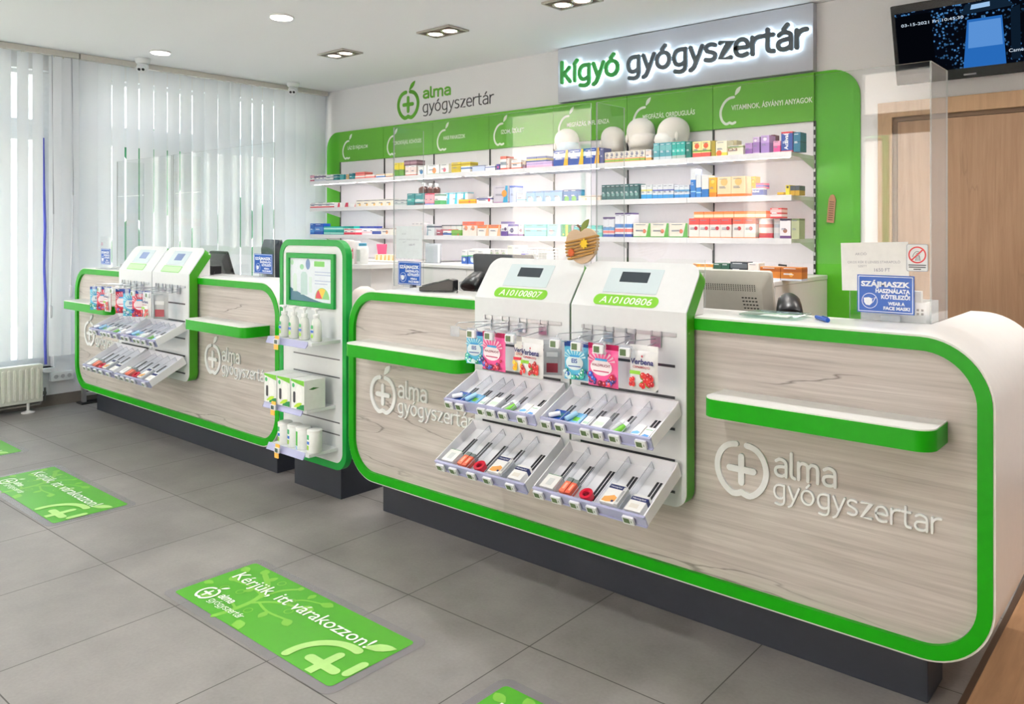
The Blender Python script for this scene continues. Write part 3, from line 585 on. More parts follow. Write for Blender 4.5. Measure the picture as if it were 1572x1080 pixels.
PRODUCTS = """
1|-6.706|0.0649|1|4.49|1.835|0.072|W;b.55-.9 d8a0b4;b.1-.3 c86a86|pink and white carton standing leftmost on the top shelf
1|-6.636|0.0617|3|4.49|1.835|0.063|W;b.6-.85 6a5a7e;b.1-.4 c9ccda|white and plum grey carton beside the leftmost pink one on the top shelf
1|-6.446|0.1083|1|4.49|1.835|0.06|W;b.5-.75 b9c4cc;b.1-.25 8aa0a8|pale grey carton left of the first teal cartons on the top shelf
1|-6.327|0.0609|1|4.49|1.835|0.059|W;b0-.55 2a8a8c;b.6-.95 1f6f80|narrow teal and white carton, first teal one from the left, top shelf
1|-6.226|0.0599|1|4.49|1.835|0.058|W;b0-.9 2f97a0|teal carton with a white foot standing alone at the left end of the top shelf
1|-6.136|0.0394|1|4.49|1.835|0.057|W;b.1-.9 c8a878|thin tan carton between teal ones at the left end of the top shelf
1|-6.087|0.0681|1|4.49|1.835|0.058|1c6f80;b.3-.5 3aa7b0|dark teal carton left of the stacked pink packs on the top shelf
1|-6.0|0.1428|1|4.49|1.835|0.029|W;b.2-.6 e88a84|flat white carton with a coral stripe lying under another on the top shelf
1|-5.995|0.138|1|4.49|1.864|0.035|e58a86;b.4-.8 c95a58|flat coral carton lying on top of a white one on the top shelf
1|-5.847|0.1299|1|4.49|1.835|0.034|W;b.2-.5 e4625e;b.6-.75 f0b0a8|flat white and red carton left of the blue striped one on the top shelf
1|-5.699|0.1176|1|4.49|1.835|0.034|W;b.15-.45 4a7cc4;b.7-.9 e8b890|flat white carton with a blue stripe near the second bay of the top shelf
1|-5.564|0.0973|1|4.49|1.835|0.034|W;b.1-.4 b07c50;b.6-.85 e3c58a|flat white and brown carton left of the yellow cartons on the top shelf
1|-5.453|0.0669|2|4.49|1.835|0.119|e6cf18;b.05-.5 5a9a2c;b.0-.08 2d8a72|bright yellow and green carton on the top shelf
1|-5.302|0.0713|2|4.49|1.835|0.088|W;b.3-.85 f2dcd8;b.05-.15 d8745e|pinkish white carton under plum boxes on the top shelf
1|-5.319|0.0839|2|4.49|1.924|0.044|6f4a5c;b.3-.7 a98090|dark plum carton lying on pinkish white ones on the top shelf
1|-5.139|0.1101|1|4.49|1.835|0.081|W;o.4 .35 .25 3a82b8|white carton with a blue drop right of the plum boxes on the top shelf
1|-5.021|0.1431|1|4.49|1.835|0.08|W;o.6 .4 .3 ee9a5e;b0-.1 6aa860|white carton with a large orange shape on the top shelf
1|-4.862|0.1006|1|4.49|1.835|0.081|W;o.5 .4 .22 e06a78;b0-.12 3f8f60|white carton with a red shape on the top shelf
1|-4.731|0.1055|1|4.49|1.835|0.087|e2cc3c;b.1-.6 c8b02a;b.7-.8 a78a20|yellow carton beside a low white and blue one on the top shelf
1|-4.622|0.1069|1|4.49|1.835|0.05|W;b.55-.8 4a78b4;b0-.1 8a5a9a|low white carton with blue title before a yellow one, top shelf
1|-4.626|0.1107|1|4.49|1.885|0.033|d8c436;b.3-.7 b89c28|yellow carton peeping out above a low white one on the top shelf
1|-4.493|0.1361|1|4.49|1.835|0.048|W;b.1-.8 c4d0f0;b.85-1 6a78a8|low white carton with a pale blue front in the third bay of the top shelf
1|-4.35|0.1047|1|4.49|1.835|0.042|W;b.6-.8 6a7ab0;b0-.1 9a5aa0|low white carton with violet edge ending the third bay, top shelf
1|-4.231|0.0343|1|4.49|1.835|0.048|4a4a96;o.5 .5 .3 c04a8a|small dark violet pack at the start of the fourth bay of the top shelf
1|-4.19|0.0611|1|4.49|1.835|0.105|W;b.0-.15 e0503c;b.8-1 e8725a;b.35-.6 9aa4b0|tall white carton with red foot in the fourth bay of the top shelf
1|-4.126|0.0302|1|4.49|1.835|0.087|F3D8D0;b.0-.18 d86a5c|narrow blush carton beside the tall red footed one on the top shelf
1|-4.075|0.0989|1|4.49|1.835|0.068|W;b0-.2 e4604c;b.6-.75 f0b8a0|white carton with a red foot and blush stripe on the top shelf
1|-3.963|0.0324|1|4.49|1.835|0.059|dcc8b8;b.1-.5 8c6a80|slim beige carton left of the lilac ones on the top shelf
1|-3.925|0.0838|3|4.49|1.835|0.046|d8c0e4;b.05-.4 e6b0d0;b.6-.75 b8a0d8|lilac and pink carton supporting a navy one on the top shelf
1|-3.925|0.098|2|4.49|1.882|0.038|2e4f96;b.25-.6 c8b25a|flat navy carton with gold title lying on lilac ones on the top shelf
1|-3.664|0.1369|3|4.49|1.835|0.115|1c47a0;b.55-.8 dfe6f4;s.68-1 f2b21c;t.62 NeoCitran|large navy and yellow carton with white swoosh on the top shelf
1|-3.248|0.0332|1|4.49|1.835|0.11|4a5288|narrow slate blue carton right of the large navy and yellow ones on the top shelf
1|-3.207|0.0407|8|4.49|1.835|0.076|f0e8dc;b0-.4 f0a070;b.12-.3 8ab850;o.5 .72 .28 8a8a9c|slim white and orange carton in the long row below the foam heads
1|-2.876|0.0455|1|4.49|1.835|0.075|W;b0-.3 e8a860;b.5-.9 f0d8d0|pale carton at the right end of the orange row on the top shelf
1|-2.815|0.046|3|4.49|1.835|0.113|4f9aa8;b0-.2 c8d4dc;b.55-.85 6fb4b8|grey teal carton below the rightmost foam head
1|-2.675|0.0327|3|4.49|1.835|0.111|1ba39a;b0-.22 aebcb8;b.4-.6 40c0b4|bright teal carton on the top shelf
1|-2.572|0.0376|1|4.49|1.835|0.108|17786e|dark green side on carton closing the teal row on the top shelf
1|-2.525|0.0643|2|4.49|1.835|0.102|f0e6a0;o.5 .72 .27 e0603c;b.05-.3 d8504a;b.35-.45 78a83c|pale yellow carton with a round orange picture on the top shelf
1|-2.392|0.027|1|4.49|1.835|0.1|a9952c|narrow olive carton at the bay joint of the top shelf
1|-2.363|0.0776|1|4.49|1.835|0.095|f2ecd2;o.3 .2 .25 e06a3a;b.05-.25 f0d850|white and yellow carton with a small orange picture right of the bay joint
1|-2.332|0.0622|1|4.59|1.835|0.105|c8bc96|beige carton with plain front standing behind the vitamin D carton
1|-2.281|0.1038|1|4.49|1.835|0.062|f0ead8;t.45 D3;b.75-.9 9ab070|white vitamin carton with a large brown letter on the top shelf
1|-2.165|0.0465|1|4.49|1.835|0.07|b48cc8;b.1-.5 8a5ca8|short lilac carton left of the tall lilac ones on the top shelf
1|-2.116|0.0438|1|4.49|1.835|0.102|cfb4dc;b.1-.7 9a74b8;o.4 .8 .2 f0e4f4|tall lilac carton on the top shelf, the left one of two
1|-2.064|0.0534|1|4.49|1.835|0.108|c0a0d8;b.05-.6 a080c4;o.5 .8 .22 f2e8f6|tall violet carton on the top shelf, the right one of two
1|-2.038|0.0248|1|4.57|1.835|0.118|6e2c44|small dark maroon carton left of the red and blue carton on the top shelf
1|-1.986|0.0443|1|4.49|1.835|0.07|f0a0c0;b.1-.6 d84a90|pink carton left of the red and blue carton on the top shelf
1|-1.938|0.0713|1|4.49|1.835|0.12|c83038;b.08-.92 274a98;t.5 Actival|red and blue carton with upright white lettering at the right end of the top shelf
1|-1.863|0.0428|1|4.49|1.835|0.112|1d6a8a;b.48-.52 0c3c58|dark petrol blue stacked cartons at the right end of the top shelf
2|-6.706|0.123|3|4.49|1.582|0.051|W;b0-.3 d4344c;b.55-.75 8a94a8|low white and red carton at the left end of the second shelf
2|-6.317|0.091|1|4.49|1.582|0.046|W;s.55-1 cc3250|low white carton with a dark red end on the second shelf
2|-6.206|0.1089|1|4.49|1.582|0.044|W;s.45-1 c84860|low white and rose carton on the second shelf
2|-6.077|0.0873|1|4.49|1.582|0.039|W;s.8-1 d85a58|low white carton with a thin red end on the second shelf
2|-5.98|0.1045|5|4.49|1.582|0.064|F4EEE2;b.8-.95 b0aeb0;o.5 .35 .22 efc070|cream carton with a golden dot in the second shelf's row of five
2|-5.449|0.0817|2|4.49|1.582|0.056|e2e4e6;b.7-.9 9ca4a8;b.2-.5 bcc8c8|pale grey carton left of the teal ones on the second shelf
2|-5.277|0.0923|1|4.49|1.582|0.103|14868c;b.3-.6 3aa8a4|teal carton left of the brown bottles on the second shelf
2|-5.176|0.115|1|4.49|1.582|0.1|138f98;b0-.2 3c3a44;b.3-.5 d0e4e8|teal carton with a dark foot in front of the brown bottles
2|-5.053|0.0562|2|4.49|1.582|0.097|e8506a;b.2-.9 f4b0bc;b0-.15 8aa0dc|red and pink striped carton in front of the brown bottles
2|-4.933|0.0708|1|4.49|1.582|0.094|W;b.05-.4 4fa860;b.8-.95 7a9a84|white and green carton right of the brown bottles
2|-4.891|0.0919|3|4.56|1.582|0.1|W;s.3-.7 36b4d0;b.9-1 9adcea|white carton with a turquoise slash on the second shelf
2|-4.648|0.1911|1|4.49|1.582|0.038|f2c02a;b.3-.6 d88a1e;o.65 .5 .28 e05a4a|long low yellow carton in front of the turquoise slashed ones
2|-4.446|0.1732|1|4.49|1.582|0.054|F6F2F4;b.6-.8 5a5a98;o.8 .5 .24 d8304c|long low white carton with a red tablet on the second shelf
2|-4.262|0.1602|1|4.49|1.582|0.134|c9c4d0;o.72 .55 .2 f29a3c;s.62-.95 2a9cc8;b0-.08 b070a8|large grey carton with a turquoise edge and orange sun on the second shelf
2|-4.095|0.0665|1|4.49|1.582|0.13|b8c4ec;b.9-1 4a6ac8|tall pale blue carton right of the large grey one
2|-4.022|0.0914|1|4.49|1.582|0.071|F0F2F6;b.25-.35 7ac0d8|low white carton with a thin blue line on the second shelf
2|-3.925|0.0855|4|4.49|1.582|0.082|8ab4dc;o.5 .25 .3 d8e8f0;b.85-1 6a94c8|light blue carton with a white peak on the second shelf
2|-3.574|0.0663|2|4.49|1.582|0.084|2468a8;o.5 .2 .35 58a83c;b.85-1 1d4a88|deep blue and green carton with a peak on the second shelf
2|-3.435|0.0964|2|4.49|1.582|0.037|F2E4D6;b.75-.85 8a807c;o.7 .35 .2 eebc98|low beige carton on the second shelf
2|-3.234|0.0384|8|4.49|1.582|0.106|386a6c;o.5 .35 .32 7fa8a4;b.8-.9 2a5458|dark teal carton with a pale crescent in the second shelf's row of eight
2|-2.912|0.0432|2|4.49|1.582|0.096|dfe4e8;b0-.33 2a9ad8;b.55-.68 d8d488|white and blue carton with a yellow stripe on the second shelf
2|-2.823|0.04|4|4.49|1.582|0.094|dfe2e8;b0-.3 2f92d4;b.55-.65 5a6ab8|white and blue carton with an indigo stripe on the second shelf
2|-2.658|0.0365|3|4.49|1.582|0.085|dde2ea;b0-.3 2a8ad0;b.5-.66 5a9ac8|white and blue carton with a sky blue title on the second shelf
2|-2.539|0.0373|1|4.49|1.582|0.186|2a78c8;b.62-1 e4e8ee;b.2-.24 a0d0f0|tallest blue carton with a white top in the blue trio on the second shelf
2|-2.5|0.0369|1|4.49|1.582|0.147|2b7dcc;b.45-1 e6eaee;b.2-.26 a0d0f0|middle blue carton of the tall blue trio on the second shelf
2|-2.461|0.0502|1|4.49|1.582|0.141|2a74c0;b.38-1 ece8e4|right blue carton of the tall blue trio, beside the yellow cartons
2|-2.408|0.0517|1|4.49|1.582|0.124|f0b428;o.5 .8 .25 f6dc6a;b0-.25 e88a1e|yellow orange carton left of the pale glowing ones on the second shelf
2|-2.352|0.0958|2|4.49|1.582|0.125|f6dcb4;b0-.16 ec7a2c;o.5 .75 .25 f4c07a|cream carton with an orange foot on the second shelf
2|-2.195|0.03|2|4.57|1.582|0.125|f2b62a;b0-.3 ea8424;o.5 .75 .25 f8dc70|yellow carton right of the cream and orange ones on the second shelf
2|-2.122|0.0749|1|4.49|1.582|0.048|W;b.15-.85 3a50a0;t.5 Actival|low white and indigo carton lying in front at the right of the second shelf
2|-2.097|0.0498|1|4.49|1.63|0.031|f0709a;b.3-.6 5a6ac0|small pink carton lying on the low indigo one
2|-1.962|0.04|1|4.49|1.582|0.02|e0b428;b0-.5 b88a30|small low mustard carton on the right of the second shelf
2|-1.91|0.0257|1|4.49|1.582|0.061|e4cf3a;o.5 .8 .3 3a3a30|small yellow carton with a dark top left of the black ones on the second shelf
2|-1.882|0.0274|2|4.49|1.582|0.056|c49a20;b.5-1 3a4650|small black and gold carton at the right end of the second shelf
3|-6.706|0.0703|1|4.49|1.328|0.107|1d62bc;b.2-.5 4a90d8|narrow royal blue carton leftmost on the third shelf
3|-6.631|0.138|1|4.49|1.328|0.107|1550b4;b.3-.7 4a86d0|royal blue carton beside the leftmost one on the third shelf
3|-6.482|0.1021|3|4.49|1.328|0.037|1aa79e;b.25-.6 a8e4dc|turquoise carton at the bottom of the stacks on the third shelf
3|-6.482|0.1021|3|4.49|1.365|0.042|20ada4;b.3-.7 b0e8e0|turquoise carton on top of another on the third shelf
3|-6.166|0.088|2|4.49|1.328|0.06|W;b0-.4 d43850;b.75-.9 e08a90|white and red carton beside the turquoise stacks on the third shelf
3|-6.166|0.0735|2|4.49|1.388|0.021|1fa89c|turquoise carton lying on the white and red ones of the third shelf
3|-6.074|0.0983|3|4.56|1.328|0.081|EEF0F4;b.75-1 3a50a8;b.2-.4 e8d4d8|white carton with a navy top band on the third shelf
3|-5.754|0.1097|1|4.49|1.328|0.046|W;b.2-.8 4a5ca8|low white carton with an indigo title in front of the navy topped ones
3|-5.627|0.1601|1|4.49|1.328|0.063|F4F0EA;o.5 .45 .25 f0a868;b.85-1 c8b8b0|white carton with an orange figure on the third shelf
3|-5.218|0.0495|3|4.49|1.328|0.11|F2ECEE;o.5 .5 .25 c05a68|small white carton with a red mark above the paper note
3|-5.029|0.096|1|4.49|1.328|0.096|dfe4e8;b.7-.85 58687a;s0-.2 7aa0b0|grey and white carton at the second joint of the third shelf
3|-5.035|0.0643|5|4.59|1.328|0.09|e8e8e4;b.88-1 7a8484|white carton with a dark grey top in the back row of the third shelf
3|-4.909|0.0744|1|4.49|1.328|0.053|b0566a;b.2-.5 8a3a50|low maroon carton on the third shelf
3|-4.831|0.0962|1|4.49|1.328|0.053|W;b.15-.45 3a60a8;b.8-1 d84a4a|low white, blue and red carton on the third shelf
3|-4.731|0.113|1|4.49|1.328|0.048|7ab04a;b.2-.5 5a9a34;o.7 .2 .2 d06a4a|low green carton on the third shelf
3|-4.603|0.0804|2|4.49|1.328|0.115|F6E8E0;b.72-1 f0745a;o.5 .55 .25 ee9a70|white and coral carton with a fruit picture on the third shelf
3|-4.435|0.1225|2|4.49|1.328|0.089|F4EEEA;b.7-1 f2804a;s.7-1 f4b890|white carton with an orange corner on the third shelf
3|-4.183|0.0677|1|4.49|1.328|0.113|F0ECF4;b0-.35 6a4a98;b.85-1 8a7ab0;o.7 .5 .2 5a3a6a|white and purple carton right of the orange cornered ones
3|-4.109|0.0996|1|4.49|1.328|0.093|F2EEF6;b.82-1 6a5aa8;b0-.22 8a70b0;o.4 .5 .2 5a4a78|wide white carton with a violet top and foot on the third shelf
3|-4.003|0.049|1|4.49|1.328|0.093|F2F0F4;o.5 .5 .3 c09aa8;b0-.2 9a7ab0|narrow white carton with a rosy ring on the third shelf
3|-3.944|0.1077|2|4.49|1.328|0.092|8ad8d4;b.55-.7 b8d4f0;b.1-.4 9ae0d8|large pale aqua carton on the third shelf
3|-3.723|0.1279|1|4.49|1.328|0.092|a0dcd8;o.3 .4 .2 f0d0d0;s.65-1 b8ccf0|pale aqua carton with a blush spot, right of the larger aqua ones
3|-3.583|0.0269|1|4.49|1.328|0.089|1f9a5a;o.5 .2 .25 d8e45a|thin green carton left of a yellow one on the third shelf
3|-3.553|0.0208|1|4.49|1.328|0.087|d4dc4a|very thin lime yellow carton on the third shelf
3|-3.529|0.0266|1|4.49|1.328|0.087|1e8f58;o.5 .2 .25 d8e45a|thin green carton right of a lime yellow one on the third shelf
3|-3.499|0.0205|1|4.49|1.328|0.084|c0a8b4|very thin mauve carton on the third shelf
3|-3.476|0.0983|1|4.49|1.328|0.082|14a0a6;b.15-.3 a0e0e0;b.9-1 0f7a86|teal carton left of the wooden apple on the third shelf
3|-3.366|0.0674|2|4.49|1.328|0.082|7accc4;b.4-.7 b8e4e0|pale turquoise carton mostly hidden behind the wooden apple
3|-3.223|0.0478|2|4.49|1.328|0.14|e8e8f0;b.9-1 6a5a88;b.35-.5 6aa0d8;b.2-.33 e88a88;b0-.15 4a60b0|white, blue and coral carton on the third shelf, of the lower pair
3|-3.122|0.046|3|4.49|1.328|0.167|ececf4;b.93-1 5a4a80;b.4-.55 4a8ad4;b.22-.35 f0807a;b0-.14 3050a8|white, blue and coral carton on the third shelf, of the taller trio
3|-2.974|0.1386|3|4.49|1.328|0.096|ebe6da;s.72-1 5aa84c;b0-.1 4a9a40;o.65 .45 .14 d87a5a|wide cream carton with leaf green corner on the third shelf
3|-2.551|0.074|4|4.49|1.328|0.125|ece6e2;b.68-1 e04a48;o.7 .5 .17 c42840;b0-.07 f0944a|white and red carton with a fruit picture, left four of the third shelf's fruit row
3|-2.248|0.0756|2|4.49|1.328|0.123|ece8e4;b.72-1 e4604a;o.6 .5 .17 c83a3a;b0-.07 f0944a|white and red carton with a fruit picture, right two of the third shelf's fruit row
3|-2.516|0.0693|7|4.49|1.452|0.042|f4904a;b.15-.6 fae0c4;b.9-1 f0702c|orange carton lying on top of the fruit row on the third shelf
3|-1.946|0.0675|1|4.49|1.328|0.119|F0ECF2;b.9-1 3a2a40;b0-.16 6a3a7c;o.5 .4 .2 a06a58|white, black and purple carton on the right of the third shelf
3|-1.876|0.0488|1|4.49|1.328|0.119|b4bc94;b.9-1 6a7a50|olive grey carton at the right end of the third shelf
3|-2.006|0.0726|1|4.49|1.45|0.06|d83840;b.15-.4 f4dcdc;b.55-.85 f0c8c8|red carton on top of the round cans of the third shelf
4|-5.756|0.0558|5|4.52|1.107|0.048|F6EAD0;s.4-.8 f0b84a|white and yellow carton on the far left cabinet beside the screen post
4|-5.468|0.0497|5|4.52|1.107|0.054|F2EAF2;o.5 .6 .3 a070b8|white and purple carton behind the blue sign on the far left cabinet
4|-4.522|0.0616|1|4.4|1.107|0.111|W;b.05-.55 2458b4;b.55-.62 4ab060;o.5 .35 .25 e0ecf8|white and blue pack leftmost on the middle cabinet
4|-4.449|0.1031|1|4.4|1.107|0.118|W;b.05-.55 2a64c4;b.55-.62 4ab060;o.5 .35 .25 e0ecf8|wider white and blue pack on the middle cabinet
4|-4.343|0.0594|1|4.4|1.107|0.114|W;b.1-.4 a8d0b0;b.55-.62 d85a4a|white and pale green pack right of the blue ones on the middle cabinet
4|-4.545|0.0659|6|4.52|1.107|0.121|F6F2F0;o.5 .7 .25 c8d4b8|white carton in the back row of the middle cabinet
4|-4.033|0.065|2|4.4|1.107|0.154|FAF6E8;b0-.35 f2c860|white and yellow carton above the number display panels
4|-3.897|0.0506|2|4.4|1.107|0.123|F0ECF8;b.6-.8 7a70c8;b0-.5 c8b8e8|lilac and white carton above the number display panels
4|-2.386|0.0433|3|4.25|1.107|0.072|F6ECE0;b.75-1 f49a38;b.1-.2 f0b070|white carton with an orange top behind the grey monitor
4|-2.252|0.0524|2|4.25|1.107|0.079|2f5a4a;o.5 .3 .3 c8c84a|dark green carton with a lime spot behind the grey monitor
4|-2.143|0.1058|1|4.25|1.107|0.09|2c343c;o.7 .25 .22 c0cc4a;b.6-.9 5a6268|wide black carton with a lime spot behind the grey monitor
4|-2.033|0.0674|1|4.25|1.107|0.085|F0E4E0;b0-.5 e4604c;o.5 .4 .15 ffffff|white and red carton right of the black one behind the grey monitor
4|-1.918|0.1196|2|4.16|1.107|0.072|c8782c;b.65-.9 a85a20;o.5 .45 .16 eeb04a;b0-.15 d8e0f0|amber and brown carton on the right end of the back cabinet
"""
# ================================================================== BACK WALL: green wall, signs, shelves
BAYS = [-6.687+i*.6886 for i in range(8)]
ZT, ZB = 2.345, 2.05
g = MB().prism(rrect(-6.93, -1.597, 0, 2.352, (.004, .004, .17, .17), 10), Y1-.012, Y1-.001).obj('wall_panel', WGREEN)
tag(g, 'large green wall board with rounded upper corners behind all the medicine shelves', 'wall panel')
g = MB().box(BAYS[0], BAYS[7], Y1-.020, Y1-.013, 1.108, ZB-.002).obj('back_board', mat('f1eef2', .45, name='shelf_back_white', var=.01))
tag(g, 'long white back board of the medicine shelving', 'back board')
# uprights with punched slots
PUN = mat('2a2d2c', .5, name='slot_dark'); UPR = mat('d9dbdc', .4, .3, name='upright')
for i, x in enumerate(BAYS):
    lab = ['leftmost slotted shelf upright at the green edge', 'slotted shelf upright between first and second bay from the left', 'slotted shelf upright between second and third bay from the left', 'slotted shelf upright between third and fourth bay', 'slotted shelf upright between fourth and fifth bay', 'slotted shelf upright between fifth and sixth bay', 'slotted shelf upright left of the vitamin bay', 'rightmost slotted shelf upright beside the hanging wooden tag'][i]
    t = thing('shelf_upright', (x, Y1-.03, 1.107), lab, 'shelf upright', 'shelf uprights')
    MB().box(x-.007, x+.007, Y1-.026, Y1-.0205, 1.107, ZB).obj('rail', PUN, t)
    mb = MB()
    for k in range(18): mb.box(x-.005, x+.005, Y1-.0272, Y1-.0262, 1.12+k*.0515, 1.14+k*.0515)
    mb.obj('bridges', UPR if i == 7 else PUN, t)
HEAD = ['LÁZ ÉS FÁJDALOM', 'TOROKFÁJÁS, KÖHÖGÉS', 'HASI PANASZOK', 'IZOM, ÍZÜLET', 'MEGFÁZÁS, INFLUENZA', 'MEGFÁZÁS, ORRDUGULÁS', 'VITAMINOK, ÁSVÁNYI ANYAGOK']
HLAB = ['green header board for fever and pain, leftmost', 'green header board for sore throat and cough', 'green header board for stomach complaints', 'green header board for muscle and joint', 'green header board for colds and flu', 'green header board for colds and blocked nose', 'green header board for vitamins and minerals, rightmost']
SIGNT = mat('eef4ea', .5, name='header_print')
for i in range(7):
    a, b = BAYS[i]+.0015, BAYS[i+1]-.0015
    t = thing('header_board', ((a+b)/2, Y1-.03, ZB), HLAB[i], 'shelf sign', 'green header boards')
    MB().box(a, b, Y1-.034, Y1-.014, ZB, ZT).obj('board', HGREEN, t, bevel=.001)
    yb = Y1-.0342; x, z = a+.05, ZB+.028; w, h = .155, .21
    pts = smooth([(.66, .82), (.46, .80), (.25, .70), (.08, .50), (.04, .32), (.10, .14), (.22, .03), (.34, .0), (.46, .035), (.58, .0), (.72, .03)], 4)
    MB().stroke([(x+u*w, z+v*h) for u, v in pts], .017, yb-.001, yb).prism(leaf_pts(x+.72*w, z+.88*h, x+.98*w, z+1.14*h, .030), yb-.001, yb).obj('apple_emblem', SIGNT, t)
    n = len(HEAD[i]); text_obj('lettering', HEAD[i], SIGNT, t, x+.085, yb-.001, ZB+.115, w=.0209*n, h=.034, bold=.016)
# ---- wall logo
LG = mat('58a51c', .4, name='logo_green'); LK = mat('3b3b3f', .4, name='logo_dark')
t = thing('wall_logo', (-5.2, Y1-.01, 2.39), 'green apple logo with the words alma gyógyszertár on the white wall', 'wall logo')
mb = MB(); apple_ring(mb, -5.684, 2.527, .137, .128, .034, Y1-.004, Y1-.0005); mb.obj('apple_outline', LG, t)
mb = MB(); plus(mb, -5.684, 2.53, .062, .034, Y1-.004, Y1-.0005); mb.obj('plus_sign', LG, t)
MB().prism(leaf_pts(-5.665, 2.662, -5.585, 2.738, .042), Y1-.004, Y1-.0005).obj('leaf', LG, t)
mb = MB(); word(mb, 'alma', -5.475, 2.566, .35, .062, .0185, Y1-.004, Y1-.0005); mb.obj('lettering', LG, t)
mb = MB(); word(mb, 'gyógyszertár', -5.478, 2.437, .865, .070, .0095, Y1-.004, Y1-.0005); mb.obj('lettering', LK, t)
# ---- lit shop sign
SY = 4.79
t = thing('shop_sign', (-2.86, SY, 2.352), 'grey sign board with backlit letters kígyó gyógyszertár', 'shop sign')
MB().box(-3.863, -1.862, SY, Y1-.002, 2.356, CEIL-.006).obj('board', mat('b6bac4', .45, name='sign_board_grey', var=.01), t, bevel=.002)
for nm, x, w, col, h in [('kígyó', -3.800, .515, '35a045', '35a045'), ('gyógyszertár', -3.195, 1.285, '505c64', '505c64')]:
    mb = MB(); word(mb, nm, x, 2.502, w, .103, .030, SY-.036, SY-.018); mb.obj('letters', mat(col, .4, name='sign_letters_'+col), t)
    mb = MB(); word(mb, nm, x, 2.502, w, .103, .026, SY-.0175, SY-.013); mb.obj('halo_light', emis('dff6ff', 15), t)
# ---- hanging wooden tag
t = thing('wooden_tag', (-1.75, 4.60, 1.42), 'small brown wooden tag hanging at the right end of the shelves', 'tag', rot=(0, radians(5), 0))
MB().prism([(-.022, .0), (.022, 0), (.022, .14), (.013, .165), (0, .172), (-.013, .165), (-.022, .14)], -.003, .003).obj('plate', wood('tag_wood', '9a6a48', 'c09068', '5a3a28', 2, 20, .2), t)
mb = MB()
for k in range(9): mb.box(-.014, .014, -.0036, -.003, .015+k*.0135, .021+k*.0135)
mb.obj('inscription', mat('6e4a34', .6, name='burnt_print'), t)
t.location = (-1.772, 4.835, 1.425); t.location.y = 4.829
# ---- shelf boards with end brackets and light strips
SHZ = {1: 1.835, 2: 1.582, 3: 1.328}
RN = {1: 'top', 2: 'second', 3: 'third'}
BN = ['leftmost bay', 'second bay from the left', 'third bay from the left', 'middle bay', 'third bay from the right', 'second bay from the right', 'rightmost bay']
SHM = mat('f2f1f4', .4, name='shelf_white', var=.01)
for r, z in SHZ.items():
    for i in range(7):
        a, b = BAYS[i]+.001, BAYS[i+1]-.001
        t = thing('shelf_board', ((a+b)/2, 4.66, z), f'white shelf board of the {RN[r]} row in the {BN[i]}', 'shelf', 'medicine shelves')
        MB().box(a, b, 4.478, Y1-.022, z-.022, z).obj('board', SHM, t)
        MB().box(a, b, 4.472, 4.478, z-.030, z+.004).obj('front_lip', mat('e3e2e6', .35, name='shelf_lip'), t)
        for x, k in ((a, 1), (b, -1)):
            if (k == 1 and i == 0) or k == -1:
                MB().prism([(4.482, z-.022), (4.60, z-.024), (Y1-.022, z-.085), (Y1-.022, z-.022)], x, x+k*.003, 'yz').obj('bracket', mat('dfe0dc', .4, name='bracket_white'), t)
        MB().box(a+.03, b-.03, 4.505, 4.520, z-.0285, z-.0222).obj('light_strip', emis('fff8f4', LED), t)
# ---- base cabinets
CZ = 1.107
CAB = mat('eae8e6', .4, name='cabinet_white', var=.01)
def cabinet(label, x0, x1, yf, doors, endm=CAB):
    t = thing('base_cabinet', ((x0+x1)/2, (yf+Y1)/2, 0), label, 'cabinet', 'base cabinets')
    MB().box(x0+.004, x1-.004, yf+.022, Y1-.014, .08, CZ-.028).obj('carcass', endm, t)
    MB().box(x0+.01, x1-.01, yf+.06, Y1-.02, 0, .08).obj('plinth', SLATE, t)
    MB().box(x0, x1, yf, Y1-.014, CZ-.028, CZ-.0005).obj('worktop', WHITE, t, bevel=.004)
    w = (x1-x0-.01)/doors
    for k in range(doors):
        d = MB().box(x0+.005+k*w+.002, x0+.005+(k+1)*w-.002, yf+.006, yf+.022, .09, CZ-.036).obj('door', CAB, t, bevel=.002)
        MB().tube([(x0+.005+(k+1)*w-.05, yf+.006, .86), (x0+.005+(k+1)*w-.05, yf-.018, .86), (x0+.005+(k+1)*w-.05, yf-.018, .98), (x0+.005+(k+1)*w-.05, yf+.006, .98)], .005, 6).obj('handle', METAL, t)
    return t
cabinet('white base cabinet along the back wall at the far left', -6.685, -5.0, 4.45, 3)
cabinet('white base cabinet with dark left side in the middle of the back wall', -4.955, -2.62, 4.30, 4)
tag(MB().box(-4.998, -4.957, 4.28, Y1-.014, 0, CZ+.004).obj('partition_board', mat('4c484c', .45, name='dark_panel')), 'tall dark partition board between the left and middle base cabinets', 'panel')
cabinet('white base cabinet with a plain side at the right end of the back wall', -2.618, -1.79, 4.06, 2)

